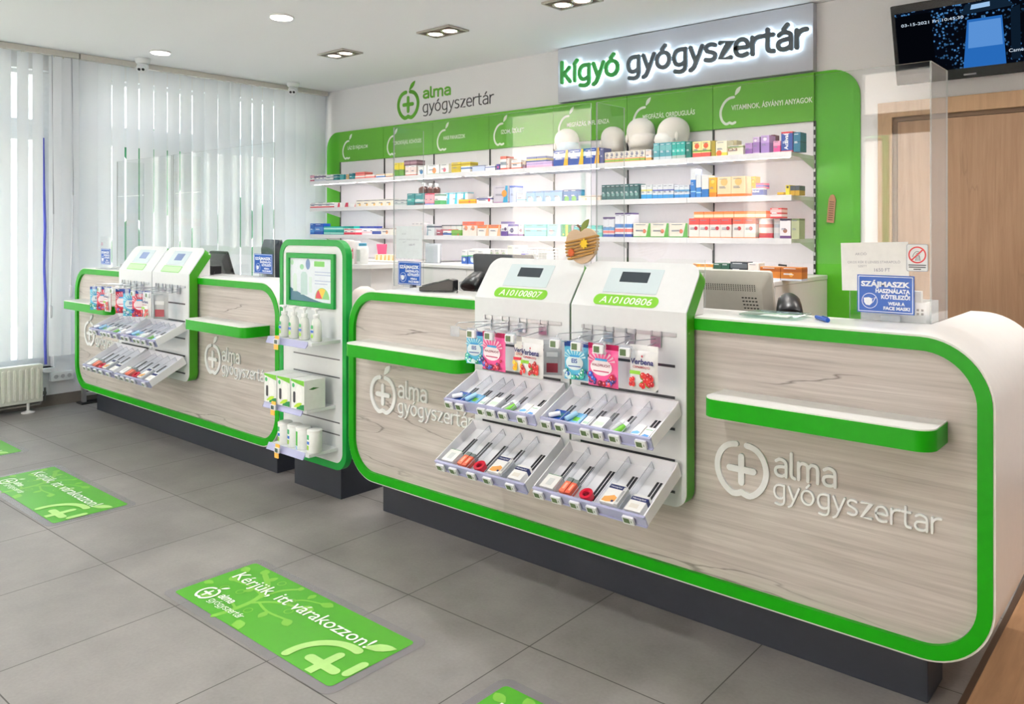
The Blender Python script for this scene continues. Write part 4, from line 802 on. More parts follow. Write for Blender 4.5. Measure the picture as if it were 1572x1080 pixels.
# ================================================================== MEDICINES
LET = mat('f4f6fa', .5, name='pack_print')
def carton(name, x, y, z, w, h, d, style):
    st = style.split(';'); base = st[0]; base = 'f3f2f2' if base == 'W' else base.lower()
    cols = [base]; mb = MB().box(x, x+w, y, y+d, z, z+h)
    words = None; e = .0004
    for s_ in st[1:]:
        k, v = s_[0], s_[1:]
        p = v.split()
        if k in 'bs':
            f0, f1 = [float(q_) for q_ in p[0].split('-')]; cols.append(p[1]); mi = len(cols)-1
            if k == 'b': e_ = e*(1+.25*mi); mb.box(x+.0003, x+w-.0003, y-e_, y, z+f0*h+.0002, z+f1*h-.0002, mi).box(x+w, x+w+e_, y, y+d-.0005, z+f0*h+.0002, z+f1*h-.0002, mi)
            else: mb.flat([(x+f0*w, z+.001), (x+f1*w-.001, z+.001), (x+f1*w-.001, z+h-.001), (x+min(f0+.18, f1-.02)*w, z+h-.001)], y-e*(2.2+.25*mi), 'xz', mi)
        elif k == 'o':
            cols.append(p[3]); r = float(p[2])*min(w, h)
            mb.disc(x+float(p[0])*w, z+float(p[1])*h, r, y-e*(2.6+.25*len(cols)), len(cols)-1)
        elif k == 't': words = (float(p[0]), ' '.join(p[1:]))
    if h > .05 and w > .028:
        b_ = lin(base); cols.append('80869a' if sum(b_[:3]) > .9 else 'e6eaf0'); mi = len(cols)-1
        for k, (f0, f1, g_) in enumerate(((.14, .72, .88), (.14, .55, .50), (.14, .62, .44))):
            mb.flat([(x+f0*w, z+g_*h), (x+f1*w, z+g_*h), (x+f1*w, z+g_*h+.0035), (x+f0*w, z+g_*h+.0035)], y-e*4.6, 'xz', mi)
    o = mb.obj(name, [mat(c, .42, var=.02, name='card_'+c) for c in cols], smooth_=False)
    return o, words
DEF_D = {1: .09, 2: .085, 3: .085, 4: .08}
random.seed(11)
for line in PRODUCTS.strip().splitlines():
    r, x, w, n, y, z, h, style, lab = line.split('|')
    r, n = int(r), int(n); x, w, y, z, h = map(float, (x, w, y, z, h))
    z += .0006; gapw = min(.003, w*.05); d = DEF_D[r]
    if y > 4.5 and r != 4: d = .07
    if 'front of the turquoise' in lab or 'in front at the right' in lab or 'in front of the navy' in lab: d = .05
    first, words = carton('carton', x+gapw/2, y, z, w-gapw, h, d, style)
    tag(first, lab, 'carton', ('cartons: '+lab) if n > 1 else None)
    tx = None
    if words and h > .04:
        if words[1] == 'Actival' and h > .08:
            c_ = bpy.data.curves
            T = Matrix.Translation((x+w*.62, y-.0024, z+h*.12)) @ Matrix.Rotation(pi/2, 4, 'X') @ Matrix.Rotation(pi/2, 4, 'Z') @ Matrix.Rotation(0, 4, 'X')
            tx = text_obj('lettering', words[1], LET, first, 0, 0, 0, w=h*.76, h=w*.34, bold=.02, T=T)
            for v in tx.data.vertices: v.co -= first.location
        else:
            tx = text_obj('lettering', words[1], LET if words[1] != 'D3' else mat('9a6a58', .5, name='brown_print'), first, x+w*.34, y-.0024, z+h*words[0], w=w*.6, h=min(h*.3, .03), align='CENTER', bold=.02)
            for v in tx.data.vertices: v.co -= first.location
    for k in range(1, n):
        c = first.copy(); COL.objects.link(c); c.location.x += k*w; c.location.y += random.uniform(-.002, .002)
        if tx: q_ = tx.copy(); COL.objects.link(q_); q_.parent = c
# ---- bottles, cans, heads, basket
AMB = mat('4a2016', .12, name='amber_glass', spec=.8)
def bottle(x, y, z, r, h, label, group=None):
    t = thing('medicine_bottle', (x, y, z), label, 'bottle', group)
    MB().lathe([(r*.9, 0), (r, .004), (r, h*.45), (r*.9, h*.56), (r*.5, h*.68), (r*.42, h*.74)], (x, y, z), 20).obj('bottle_body', AMB, t)
    MB().lathe([(r*.52, h*.66), (r*.54, h*.68), (r*.54, h*.98), (r*.48, h)], (x, y, z), 20).obj('cap', WHITE2, t)
bottle(-5.118, 4.535, 1.685, .042, .088, 'brown medicine bottle with white cap standing on the dark footed teal carton')
bottle(-5.028, 4.535, 1.681, .030, .084, 'brown medicine bottle with white cap, left one on the red striped cartons')
bottle(-4.958, 4.535, 1.681, .034, .08, 'brown medicine bottle with white cap, right one on the red striped cartons')
def can(x, y, z, r, h, cols, label):
    t = thing('round_can', (x, y, z), label, 'can')
    MB().lathe([(r*.98, 0), (r, .003), (r, h*.86), (r*.97, h*.88)], (x, y, z), 24).obj('body', mat(cols[0], .35, name='can_'+cols[0]), t)
    MB().lathe([(r*1.02, h*.88), (r*1.02, h*.98), (r*.9, h)], (x, y, z), 24).obj('lid', mat(cols[1], .4, name='can_lid_'+cols[1]), t)
    MB().lathe([(r*1.004, h*.05), (r*1.004, h*.28)], (x, y, z), 24).obj('lower_band', mat(cols[2], .4, name='can_band_'+cols[2]), t)
    MB().lathe([(r*1.004, h*.55), (r*1.004, h*.72)], (x, y, z), 24).obj('upper_band', mat(cols[3], .4, name='can_band_'+cols[3]), t)
can(-2.049, 4.538, 1.3286, .045, .121, ('f0e2e0', 'f4f2f2', 'd04050', 'e88a80'), 'round white can with red bands at the right of the third shelf')
can(-1.973, 4.534, 1.3286, .026, .121, ('d5d6d8', 'f0f0f2', 'c0c6ce', 'aab4c0'), 'slim pale grey can beside the red banded can on the third shelf')
t = thing('small_bottle', (-1.80, 4.3, CZ), 'small clear bottle with dark pump at the right end of the back cabinet', 'bottle')
t.location = (-1.826, 4.3, CZ)
MB().box(-1.852, -1.80, 4.28, 4.32, CZ, CZ+.052).obj('bottle_body', mat('c9c6b8', .25, name='pale_bottle'), t, bevel=.006)
MB().tube([(-1.826, 4.3, CZ+.05), (-1.826, 4.3, CZ+.075), (-1.87, 4.3, CZ+.078)], .006, 8).obj('pump', BLACK, t)
FOAM = mat('e9e3db', .9, name='foam_head', spec=.1, bump=.1, scale=200)
def head(x, y, z, k, az, label, maskcol=None):
    t = thing('foam_head', (x, y, z), label, 'mannequin head', None)
    mb = MB(); n = 24; rows = []
    # (z, half depth front, half depth back, half width)
    prof = [(0, .075, .07, .07), (.03, .062, .06, .058), (.07, .055, .062, .055), (.095, .085, .075, .062), (.12, .098, .085, .072), (.15, .098, .095, .077), (.18, .096, .103, .08), (.21, .098, .107, .082), (.24, .092, .106, .081), (.27, .078, .093, .072), (.295, .052, .065, .052), (.31, .018, .025, .02)]
    vs = []
    for zz, f, b, w in prof:
        for j in range(n):
            a = 2*pi*j/n; u, v = cos(a), sin(a)
            d = f if v < 0 else b
            yy = v*d; xx = u*w
            if v < -.9 and .12 <= zz <= .19: yy -= .022*(1-(abs(zz-.145)/.05))*(1 if zz < .17 else .6)
            if -.95 < v < -.55 and .165 < zz < .2: yy += .010
            vs.append((xx*k*1.12, yy*k*1.06, zz*k*.97))
    fs = [(i*n+j, i*n+(j+1) % n, (i+1)*n+(j+1) % n, (i+1)*n+j) for i in range(len(prof)-1) for j in range(n)]+[tuple(range(n-1, -1, -1)), tuple(range((len(prof)-1)*n, len(prof)*n))]
    R = Matrix.Translation((x, y, z)) @ Matrix.Rotation(az, 4, 'Z')
    mb.add([R @ Vector(p) for p in vs], fs); h = mb.obj('head', FOAM, t, angle=80); sb = h.modifiers.new('sub', 'SUBSURF'); sb.levels = 1; sb.render_levels = 1
    for s_ in (-1, 1):
        mb = MB(); mb.lathe([(.004, -.028), (.013, -.016), (.015, 0), (.013, .018), (.004, .028)], (0, 0, 0), 10, sx=.6, sy=1)
        mb.v = [R @ (Vector((s_*.093*k, .01*k, .165*k))+p*k) for p in mb.v]; mb.obj('ear', FOAM, t)
    if maskcol:
        mb = MB(); m_ = 14; rows = [(.10, .100), (.12, .113), (.145, .124), (.17, .118), (.19, .106)]; vs = []
        for zz, d in rows:
            for j in range(m_):
                a = pi+pi*j/(m_-1); vs.append((cos(a)*(.083 if zz > .11 else .072)*k*1.03, sin(a)*d*k, zz*k))
        fs = [(i*m_+j, i*m_+j+1, (i+1)*m_+j+1, (i+1)*m_+j) for i in range(len(rows)-1) for j in range(m_-1)]
        mb.add([R @ Vector(p) for p in vs], fs); o = mb.obj('face_mask', mat(maskcol, .85, name='mask_'+maskcol, spec=.1), t, angle=80)
        sd = o.modifiers.new('thick', 'SOLIDIFY'); sd.thickness = .003
head(-3.705, 4.70, SHZ[1]+.0005, 1.0, 1.05, 'white foam head with pale blue mask, behind the navy and yellow cartons', 'c9dde8')
head(-3.285, 4.70, SHZ[1]+.0005, .94, .85, 'smaller white foam head, bare, left of the two larger ones')
head(-3.055, 4.71, SHZ[1]+.0005, 1.08, .95, 'large white foam head wearing a white mask above the orange cartons', 'e6e0da')
head(-2.80, 4.71, SHZ[1]+.0005, 1.03, -.85, 'rightmost white foam head with white mask above the teal cartons', 'efece8')
t = thing('wire_basket', (-3.69, 4.36, CZ), 'grey wire basket on the middle cabinet above the left number panel', 'basket')
mb = MB()
for k in range(7):
    zz = CZ+.006+k*.022; mb.tube([(-3.79, 4.33, zz), (-3.59, 4.33, zz), (-3.59, 4.45, zz), (-3.79, 4.45, zz), (-3.79, 4.33, zz)], .0022, 5)
for k in range(9):
    xx = -3.79+k*.025; mb.tube([(xx, 4.33, CZ+.002), (xx, 4.33, CZ+.14)], .0018, 5).tube([(xx, 4.45, CZ+.002), (xx, 4.45, CZ+.14)], .0018, 5)
mb.obj('wire_frame', ALU, t)
for k in range(2): tag(MB().box(-3.775+k*.09, -3.70+k*.09, 4.345, 4.43, CZ+.004, CZ+.10+.01*k).obj('carton', mat(('cfd4d8', 'b9c2c0')[k], .5, name='grey_pack')), ('pale grey pack, left one in the wire basket', 'grey green pack, right one in the wire basket')[k], 'carton')
t = thing('leaflet_rack', (-4.9, 4.4, CZ), 'clear leaflet rack with printed sheets on the middle cabinet by the dark panel', 'rack')
t.location = (-4.86, 4.42, CZ)
MB().box(-4.945, -4.80, 4.40, 4.404, CZ, CZ+.16).box(-4.945, -4.80, 4.44, 4.444, CZ, CZ+.16).box(-4.945, -4.80, 4.404, 4.44, CZ, CZ+.004).obj('holder', PCLEAR, t)
MB().box(-4.94, -4.805, 4.412, 4.432, CZ+.005, CZ+.15).obj('sheets', PAPER, t)
tag(MB().prism([(-5.80, CZ), (-5.70, CZ), (-5.685, CZ+.14), (-5.83, CZ+.14)], 4.60, 4.604).obj('display_card', mat('e0426a', .5, name='red_card')), 'small red display card standing on the far left cabinet', 'card')
# ================================================================== COUNTERS
YF, YBK, ZC0, ZC1 = 2.41, 2.69, .176, 1.092
TOPM = WHITE
def counter(dx, label, ret, lab_full):
    xa, xb = -3.272+dx, -.440+dx
    R = .19
    t = thing('service_counter', ((xa+xb)/2, 2.6, 0), label, 'counter')
    o = rrect(xa, xb, ZC0, ZC1, R, 14); i = rrect(xa+.024, xb-.024, ZC0+.024, ZC1-.024, R-.024, 14)
    MB().ring(o, i, YF, YBK).obj('shell', WHITE, t)
    if ret:   # deeper end at the right: the rounded shell runs on backwards
        n = 14; pr = [(xb-.228, ZC0)]+[(xb-R+R*cos(-pi/2+pi/2*k/n), ZC0+R+R*sin(-pi/2+pi/2*k/n)) for k in range(n+1)]+[(xb-R+R*cos(pi/2*k/n), ZC1-R+R*sin(pi/2*k/n)) for k in range(n+1)]+[(xb-.228, ZC1)]
        MB().prism(pr, YBK-.001, 3.22).obj('end_return', WHITE, t)
    a = rrect(xa+.006, xb-.006, ZC0+.006, ZC1-.006, R-.006, 14); b = rrect(xa+.044, xb-.044, ZC0+.046, ZC1-.044, R-.044, 14)
    MB().ring(a, b, YF-.004, YF+.018).obj('green_frame', GREEN, t)
    c = rrect(xa+.03, xb-.03, ZC0+.03, ZC1-.03, R-.03, 14)
    MB().prism(c, YF+.012, YF+.03).obj('wood_panel', OAK, t)
    MB().box(xa+.137, xb-.195, 2.514, YBK-.01, 0, ZC0+.012).obj('plinth', SLATE, t, bevel=.002)
    # two ledges with rounded front corners
    for lx0, lx1 in ((-3.125, -2.345), (-1.246, -.560)):
        x0, x1 = lx0+dx, lx1+dx
        pl = rrect(x0, x1, 2.265, YF+.012, (.05, .05, .002, .002), 8); pi_ = rrect(x0+.002, x1-.002, 2.267, YF+.012, (.048, .048, .002, .002), 8)
        l = MB().prism(pl, .797, .853, 'xy').obj('ledge', GREEN, t)
        MB().prism(pi_, .853, .857, 'xy').obj('ledge_top', WHITE, l)
        l.children[0].location = (0, 0, 0)
        for ch in l.children:
            for v in ch.data.vertices: v.co -= t.location
    # raised logos
    yb, yf = YF+.0118, YF+.0035
    for k, cx in enumerate((-3.014, -1.178)):
        cx += dx; cz = .604
        mb = MB(); apple_ring(mb, cx, cz, .086, .088, .019, yf, yb); mb.obj('apple_outline', LOGOW, t)
        mb = MB(); plus(mb, cx, cz, .042, .021, yf, yb); mb.obj('plus_sign', LOGOW, t)
        if k == 0 or dx: MB().prism(leaf_pts(cx+.012, cz+.098, cx+.055, cz+.142, .03), yf, yb).obj('leaf', LOGOW, t)
        mb = MB(); word(mb, 'alma', cx+.115, cz+.006, .192, .052, .0098, yf, yb); mb.obj('lettering', LOGOW, t)
        mb = MB(); word(mb, 'gyógyszertar' if (k and not dx) else 'gyógyszertár', cx+.113, cz-.066, .482, .043, .0062, yf, yb); mb.obj('lettering', LOGOW, t)
    return t
counter(0, 'long front counter with grey oak face and green edge, nearest the camera', True, True)
counter(-3.44, 'second counter with grey oak face and green edge, farther back toward the window blinds', False, False)

# aluminium display frame standing by the window end of the farther counter
t = thing('metal_frame', (-6.88, 2.58, 0), 'aluminium frame on a black foot between the window wall and the farther counter', 'frame')
for y in (2.52, 2.66): MB().box(-6.90, -6.87, y, y+.03, .012, .30).obj('post', ALU, t, bevel=.002)
MB().box(-6.90, -6.87, 2.55, 2.66, .06, .085).box(-6.90, -6.87, 2.55, 2.66, .27, .295).obj('rails', ALU, t, bevel=.002)
MB().box(-6.94, -6.83, 2.50, 2.71, 0, .0115).obj('foot_plate', BLACK, t)
# staff desks behind the counters
for x0, x1, lab in ((-3.15, -.75, 'white staff desk hidden behind the front counter'), (-6.6, -4.2, 'white staff desk hidden behind the farther counter')):
    t = thing('staff_desk', ((x0+x1)/2, 3.0, 0), lab, 'desk')
    MB().box(x0, x1, 2.70, 3.19, .735, .765).obj('desk_top', WHITE, t, bevel=.003)
    for x in (x0+.02, x1-.045): MB().box(x, x+.025, 2.72, 3.17, 0, .735).obj('leg_panel', WHITE, t)

# ================================================================== NUMBER PANELS WITH SLAT WALL
PF = 2.35; BZ, TZ, TY = 1.109, 1.268, 2.462
GEDGE = mat('3f9a12', .38, name='panel_green_edge', var=.03)
LIME = mat('7cc62e', .4, name='number_plate_lime', var=.01)
PGLASS = mat('cfdfe4', .18, name='pale_screen_glass', var=.01)
su, cu = (TY-PF), (TZ-BZ); sl = math.hypot(su, cu); th = atan2(su, cu)   # slope from the vertical
HX = [-2.256, -2.162, -2.069, -1.963]
def slant(x, v, d=0):
    """point on the sloping head: v along the slope from the bend, d out of the face"""
    return (x, PF+su/sl*v-cu/sl*d, BZ+cu/sl*v+su/sl*d)
def number_panel(x0, x1, num, label, near):
    t = thing('number_panel', ((x0+x1)/2, 2.4, .452), label, 'display panel')
    # one outline folded at the bend: lower slab and sloping head
    tot = (BZ-.452)+sl; sb = BZ-.452
    def slab(d0, d1, mtl, name, inset=0):
        P = rrect(x0+inset, x1-inset, inset, tot-inset, .05, 8); h = len(P)//2
        low = P[:h]+[(x1-inset, sb), (x0+inset, sb)]; up = [(x0+inset, sb), (x1-inset, sb)]+P[h:]
        b1, b2 = -1+(-cu/sl), su/sl; bl = math.hypot(b1, b2); b1 /= bl; b2 /= bl; mi = 1/(-b1)
        def fold(x, s_, d):
            if abs(s_-sb) < 1e-6: return (x, PF+b1*d*mi, BZ+b2*d*mi)
            return (x, PF-d, .452+s_) if s_ < sb else slant(x, s_-sb, d)
        mb = MB()
        for Q in (low, up):
            n = len(Q); V = [fold(a, b, d) for d in (d0, d1) for a, b in Q]
            E = [(k, n+k, n+(k+1) % n, (k+1) % n) for k in range(n) if not (abs(Q[k][1]-sb) < 1e-6 and abs(Q[(k+1) % n][1]-sb) < 1e-6)]
            mb.add(V, [tuple(range(n)), tuple(range(2*n-1, n-1, -1))]+E)
        return mb.obj(name, mtl, t, angle=20)
    slab(0, -.006, WHITE2, 'face'); slab(-.006, -.058, GEDGE, 'green_body', .0008)
    # white housing between the sloping head and the counter top
    MB().prism([(2.422, 1.0926), (2.492, 1.0926), (2.492, 1.235), (2.486, 1.235), (2.425, 1.145)], x0+.012, x1-.012, 'yz').obj('housing', WHITE, t)
    # screen and number plate on the slope
    T = Matrix.Translation(slant(0, 0, 0)) @ Matrix.Rotation(pi/2-th, 4, 'X')
    xm = (x0+x1)/2
    def plate(pts, d, m, name, par=None, th_=.0012):
        mb = MB(); mb.prism(pts, d-th_, d, 'xy'); mb.v = [T @ v for v in mb.v]
        o = mb.obj(name, m, t)
        if par: 
            o.parent = par
        return o
    g = plate(rrect(xm-.010-.115, xm-.010+.115, .062, .165, .003, 3), .0016, PGLASS, 'screen_glass')
    if near: plate(rrect(xm-.068, xm+.052, .107, .150, .001, 2), .0024, mat('39434b', .2, name='dark_display'), 'display')
    else: plate(rrect(xm-.060, xm+.040, .095, .145, .001, 2), .0024, mat('7388b8', .2, name='blue_display'), 'display')
    if near:
        plate(rrect(xm-.150, xm+.125, .008, .052, .0215, 8), .0018, LIME, 'number_plate')
        text_obj('lettering', num, mat('f4faf0', .5, name='plate_print'), t, 0, 0, 0, w=.222, h=.028, T=T @ Matrix.Translation((xm-.122, .0165, .0024)), shear=.12, bold=.01)
    else:
        pl = mat('bfe0b4', .4, name='pale_number_plate'); plate(rrect(xm-.135, xm+.11, .006, .054, .008, 4), .0018, mat('8fcf7c', .4, name='pale_plate_rim'), 'number_plate'); plate(rrect(xm-.128, xm+.103, .012, .048, .006, 4), .0022, pl, 'number_field')
    # slots, rail and hooks
    SLOT = mat('4a4c50', .35, .4, name='slot_groove')
    for k, z in enumerate((.926, .820, .714, .608, .502)):
        MB().box(x0+.045, x1-.042, PF-.0015, PF+.001, z-.0045, z+.0045).obj('slot', SLOT, t)
    MB().box(x0+.050, x1-.036, PF-.004, PF, 1.025, 1.038).obj('rail', ALU, t)
    off = x0+2.336
    for k, hx in enumerate(HX):
        x = hx+off
        h = MB().box(x-.020, x+.020, PF-.010, PF-.0045, .985, 1.022).box(x-.022, x-.016, PF-.007, PF-.003, 1.022, 1.040).box(x+.016, x+.022, PF-.007, PF-.003, 1.022, 1.040).obj('hook', METAL, t)
        y1 = PF-.158
        mb = MB(); mb.tube([(x, PF-.008, 1.000), (x, y1+.03, .990), (x, y1, .997), (x, y1-.012, 1.006)], .0022, 6); mb.tube([(x, PF-.008, 1.014), (x, y1-.015, 1.024), (x, y1-.03, 1.014)], .0018, 6)
        wr = mb.obj('hook_wire', METAL, t)
        if (near and (k or x0 > -2)) or (not near and k in (1, 3)):
            MB().prism(rrect(x-.026, x+.026, .972, 1.012, .003, 2), y1-.033, y1-.031).obj('tag_holder', PCLEAR, t)
            MB().prism(rrect(x-.021, x+.021, .976, 1.004, .003, 2), y1-.042, y1-.033).obj('price_tag', TAGW, t)
            MB().flat(rrect(x-.017, x+.007, .979, 1.000, .0005, 1), y1-.0425).obj('tag_display', LCD, t)
        else:
            MB().prism(rrect(x-.024, x+.024, .972, 1.012, .003, 2), y1-.034, y1-.031).obj('tag_holder', PCLEAR, t)
    return t
PX = [(-2.336, -1.841), (-1.832, -1.346)]
number_panel(*PX[0], 'A10100807', 'white number panel reading A10100807 with hooks and slots, on the front counter', True)
number_panel(*PX[1], 'A10100806', 'white number panel reading A10100806 with hooks and slots, on the front counter', True)
number_panel(PX[0][0]-3.44, PX[0][1]-3.44, '', 'white number panel on the farther counter, left one nearer the window', False)
number_panel(PX[1][0]-3.44, PX[1][1]-3.44, '', 'white number panel on the farther counter, right one with green side showing', False)

# ================================================================== TRAYS
TRAYM = mat('f4f5fa', .4, name='tray_white', var=.01)
TRAYS = {}
def tray(key, x0, x1, yb, zb, L, slope, divs, tags, label):
    w = x1-x0; t = thing('product_tray', ((x0+x1)/2, yb, zb), label, 'tray', rot=(slope, 0, 0))
    h = .038; a, b = -w/2, w/2
    MB().box(a, b, -L, 0, 0, .0025).obj('tray_floor', TRAYM, t)
    MB().box(a, b, -.004, 0, .0025, h+.012).obj('back_wall', TRAYM, t)
    MB().prism([(-L, -.004), (0, -.004), (0, h+.012), (-.02, h+.006), (-L, h)], a-.004, a, 'yz').obj('side_wall', TRAYM, t)
    MB().prism([(-L, -.004), (0, -.004), (0, h+.012), (-.02, h+.006), (-L, h)], b, b+.004, 'yz').obj('side_wall', TRAYM, t)
    MB().box(a-.004, b+.004, -L-.005, -L, -.006, h-.002).box(a-.004, b+.004, -L-.010, -L-.005, .028, h-.001).box(a-.004, b+.004, -L-.010, -L-.005, -.007, -.003).obj('front_lip', LIP, t)
    cells = [0]+list(divs)+[1]
    for d in divs: MB().box(a+d*w-.0008, a+d*w+.0008, -L+.002, -.005, .0027, .034, 0).box(a+d*w-.0009, a+d*w+.0009, -L+.002, -.005, .0342, .0354, 1).box(a+d*w-.0009, a+d*w+.0009, -.0062, -.0052, .0027, .034, 1).obj('divider', [DIVID, DIVED], t)
    for p, q_ in zip(cells, cells[1:]):
        c = a+(p+q_)/2*w+.004
        MB().box(c-.0115, c-.0025, -L+.03, -.06, .0026, .0036).box(c+.0015, c+.0105, -L+.03, -.06, .0026, .0036).obj('push_strip', mat('2f3036', .5, name='push_strip'), t)
    for g_ in tags:
        c = a+g_*w
        o = MB().prism(rrect(c-.021, c+.021, -.001, .028, .003, 2), -L-.018, -L-.010).obj('price_tag', TAGW, t)
        MB().flat(rrect(c-.017, c+.006, .004, .023, .0005, 1), -L-.0185).box(c+.011, c+.0135, -L-.0187, -L-.018, .009, .017).obj('tag_display', LCD, o)
    TRAYS[key] = (t, Matrix.Translation(t.location) @ Matrix.Rotation(slope, 4, 'X'), w, L, cells)
D5a, D5b, D6a, D6b = (.19, .36, .56, .745), (.18, .36, .57, .78), (.17, .33, .435, .575, .745), (.17, .34, .435, .575, .755)
T5a, T5b, T6a, T6b = (.055, .215, .425, .61, .86), (.045, .22, .40, .555, .875), (.05, .18, .44, .545, .68, .885), (.05, .19, .435, .55, .70, .93)
LS, US = radians(27.7), radians(23)
for dx, nm in ((0, 'front'), (-3.44, 'farther')):
    tray(nm+'LL', -2.317+dx, -1.863+dx, 2.345, .569, .235, LS, D5a, T5a, f'lower white tray of plasters on the left number panel, {nm} counter')
    tray(nm+'RL', -1.815+dx, -1.364+dx, 2.345, .569, .235, LS, D5b, T5b, f'lower white tray of plasters on the right number panel, {nm} counter')
    tray(nm+'LU', -2.302+dx, -1.850+dx, 2.345, .771, .19, US, D6a, T6a, f'upper white tray of small packs on the left number panel, {nm} counter')
    tray(nm+'RU', -1.811+dx, -1.364+dx, 2.345, .771, .19, US, D6b, T6b, f'upper white tray of small packs on the right number panel, {nm} counter')
NAVY = mat('1d2a66', .4, name='navy_print'); CORAL = mat('ef7a5c', .35, name='coral_pack'); TAPE = mat('d21f3c', .3, name='red_tape'); SKIN = mat('e8a95e', .45, name='plaster_picture')
CARD = mat('f3f3f1', .5, name='white_card'); GCARD = mat('d8dcdc', .4, name='grey_card'); LEAFG = mat('6fbf3a', .4, name='leaf_green_pack'); SKY = mat('6fb6e6', .35, name='sky_blue_pack'); ROYAL = mat('1f4fa8', .35, name='royal_blue_pack'); SILV = mat('c4c8cc', .3, .7, name='silver_tube')
def in_tray(key, cell, name, label, cat, build, mats, u=.5, v=.012, words=None):
    t, T, w, L, cells = TRAYS[key]
    a = -w/2+cells[cell]*w; b = -w/2+cells[cell+1]*w
    cx = a+(b-a)*u; cy = -L+v
    mb = MB(); build(mb, b-a)
    o = mb.obj(name, mats, kind='structure'); del o['kind']
    o.location = T @ Vector((cx, cy, .0042)); o.rotation_euler = t.rotation_euler
    tag(o, label, cat)
    if words:
        tx = text_obj('lettering', words[0], words[1], o, words[2], words[3], words[4], w=words[5], plane='xy')
        for vv in tx.data.vertices: vv.co.z, vv.co.y = vv.co.z, vv.co.y
    return o
for dx, nm, N in ((0, 'front', 'front'), (-3.44, 'farther', 'farther')):
    for S2, sd in (('L', 'left'), ('R', 'right')):
        k = nm+S2+'L'; W_ = f'in the lower {sd} tray, {N} counter'
        in_tray(k, 0, 'carton', f'white carton with green edge {W_}', 'carton', lambda m, w: (m.box(-.030, .030, 0, .062, 0, .028, 0), m.box(-.0302, .0302, .0605, .0625, 0, .0284, 1), m.box(-.012, .012, .012, .045, .028, .0283, 2)), [CARD, mat('3f8a5a', .4, name='green_line'), GCARD])
        in_tray(k, 1, 'plaster_pack', f'coral orange pack with grey clear top, left one {W_}', 'pack', lambda m, w: (m.box(-.024, -.001, 0, .048, 0, .03, 0), m.box(-.024, -.001, .048, .066, 0, .03, 1), m.box(-.018, -.008, .012, .04, .03, .0303, 2)), [CORAL, mat('7c8a88', .3, name='smoky_lid'), mat('f6b49c', .4, name='pale_coral')], u=.5)
        in_tray(k, 1, 'plaster_pack', f'coral orange pack with grey clear top, right one {W_}', 'pack', lambda m, w: (m.box(.001, .022, 0, .048, 0, .028, 0), m.box(.001, .022, .048, .064, 0, .028, 1), m.box(.008, .016, .012, .04, .028, .0283, 2)), [mat('ea6a50', .35, name='deep_coral'), mat('7c8a88', .3, name='smoky_lid'), mat('f6b49c', .4, name='pale_coral')], u=.5)
        in_tray(k, 2, 'tape_roll', f'red rim tape roll {W_}', 'tape', lambda m, w: (m.ring([(p[0], p[1]) for p in circle(0, .024, .024, n=24)], circle(0, .024, .0135, n=24), 0, .022, 'xy', 0), m.ring(circle(0, .024, .0165, n=24), circle(0, .024, .0105, n=24), .001, .018, 'xy', 1)), [TAPE, mat('a81430', .4, name='dark_red_core')], u=.36)
        o = in_tray(k, 3, 'plaster_carton', f'white plaster carton with tan plasters pictured {W_}', 'carton', lambda m, w: (m.box(-.034, .022, 0, .088, 0, .032, 0), m.box(-.0342, .0222, .064, .0815, .004, .0323, 1), m.flat([(-.03, .006), (-.012, .004), (.006, .008), (.018, .012), (.019, .03), (.004, .038), (-.012, .030), (-.028, .024)], .0323, 'xy', 2), m.disc(0, 0, .0001, 0, 2), m.box(.005, .014, .008, .016, .0323, .0326, 1)), [CARD, NAVY, SKIN], u=.5)
        if not dx: text_obj('lettering', 'Hansaplast', SIGNW, o, -.029, .0695, .0328, w=.044, plane='xy')
        in_tray(k, 3, 'grey_carton', f'narrow grey carton beside the tan plaster carton {W_}', 'carton', lambda m, w: (m.box(.0235, .038, 0, .075, 0, .036, 0), m.box(.026, .034, .01, .06, .036, .0363, 1)), [GCARD, mat('a9adb0', .4, name='grey_print')], u=.5)
        o = in_tray(k, 4, 'plaster_carton', f'plain navy banded plaster carton {W_}', 'carton', lambda m, w: (m.box(-.03, .030, 0, .070, 0, .026, 0), m.box(-.0302, .0302, .044, .060, .004, .0263, 1), m.box(-.02, .012, .012, .03, .026, .0263, 2)), [CARD, NAVY, mat('e6e2da', .5, name='faint_print')], u=.45)
        if not dx: text_obj('lettering', 'Hansaplast', SIGNW, o, -.025, .0485, .0268, w=.05, plane='xy')
        k = nm+S2+'U'; W_ = f'in the upper {sd} tray, {N} counter'
        in_tray(k, 0, 'blister_pack', f'dark blue blister pack {W_}', 'pack', lambda m, w: (m.box(-.03, .03, 0, .060, 0, .016, 0), m.box(-.02, .02, .02, .045, .016, .0163, 1), m.tube([(-.022, .008, .026), (.012, .03, .026)], .009, 10, 2)), [ROYAL, mat('2c7a8a', .4, name='teal_print'), SIGNW])
        in_tray(k, 1, 'blister_pack', f'sky blue blister pack {W_}', 'pack', lambda m, w: (m.box(-.03, .028, 0, .064, 0, .014, 0), m.box(-.008, .016, .018, .04, .014, .0143, 1), m.tube([(-.024, .006, .024), (-.006, .05, .024)], .009, 10, 2)), [SKY, LEAFG, mat('a9d6f4', .4, name='pale_blue')])
        in_tray(k, 2, 'carton', f'slim pale carton {W_}', 'carton', lambda m, w: (m.box(-.018, .016, 0, .05, 0, .02, 0), m.box(-.014, .012, .008, .02, .02, .0203, 1)), [CARD, mat('b9d8c4', .5, name='mint_print')], u=.5)
        in_tray(k, 3, 'carton', f'white and mint carton {W_}', 'carton', lambda m, w: (m.box(-.024, .024, 0, .058, 0, .022, 0), m.box(-.018, .018, .01, .03, .022, .0223, 1)), [CARD, mat('cfe6cf', .5, name='mint_field')], u=.48)
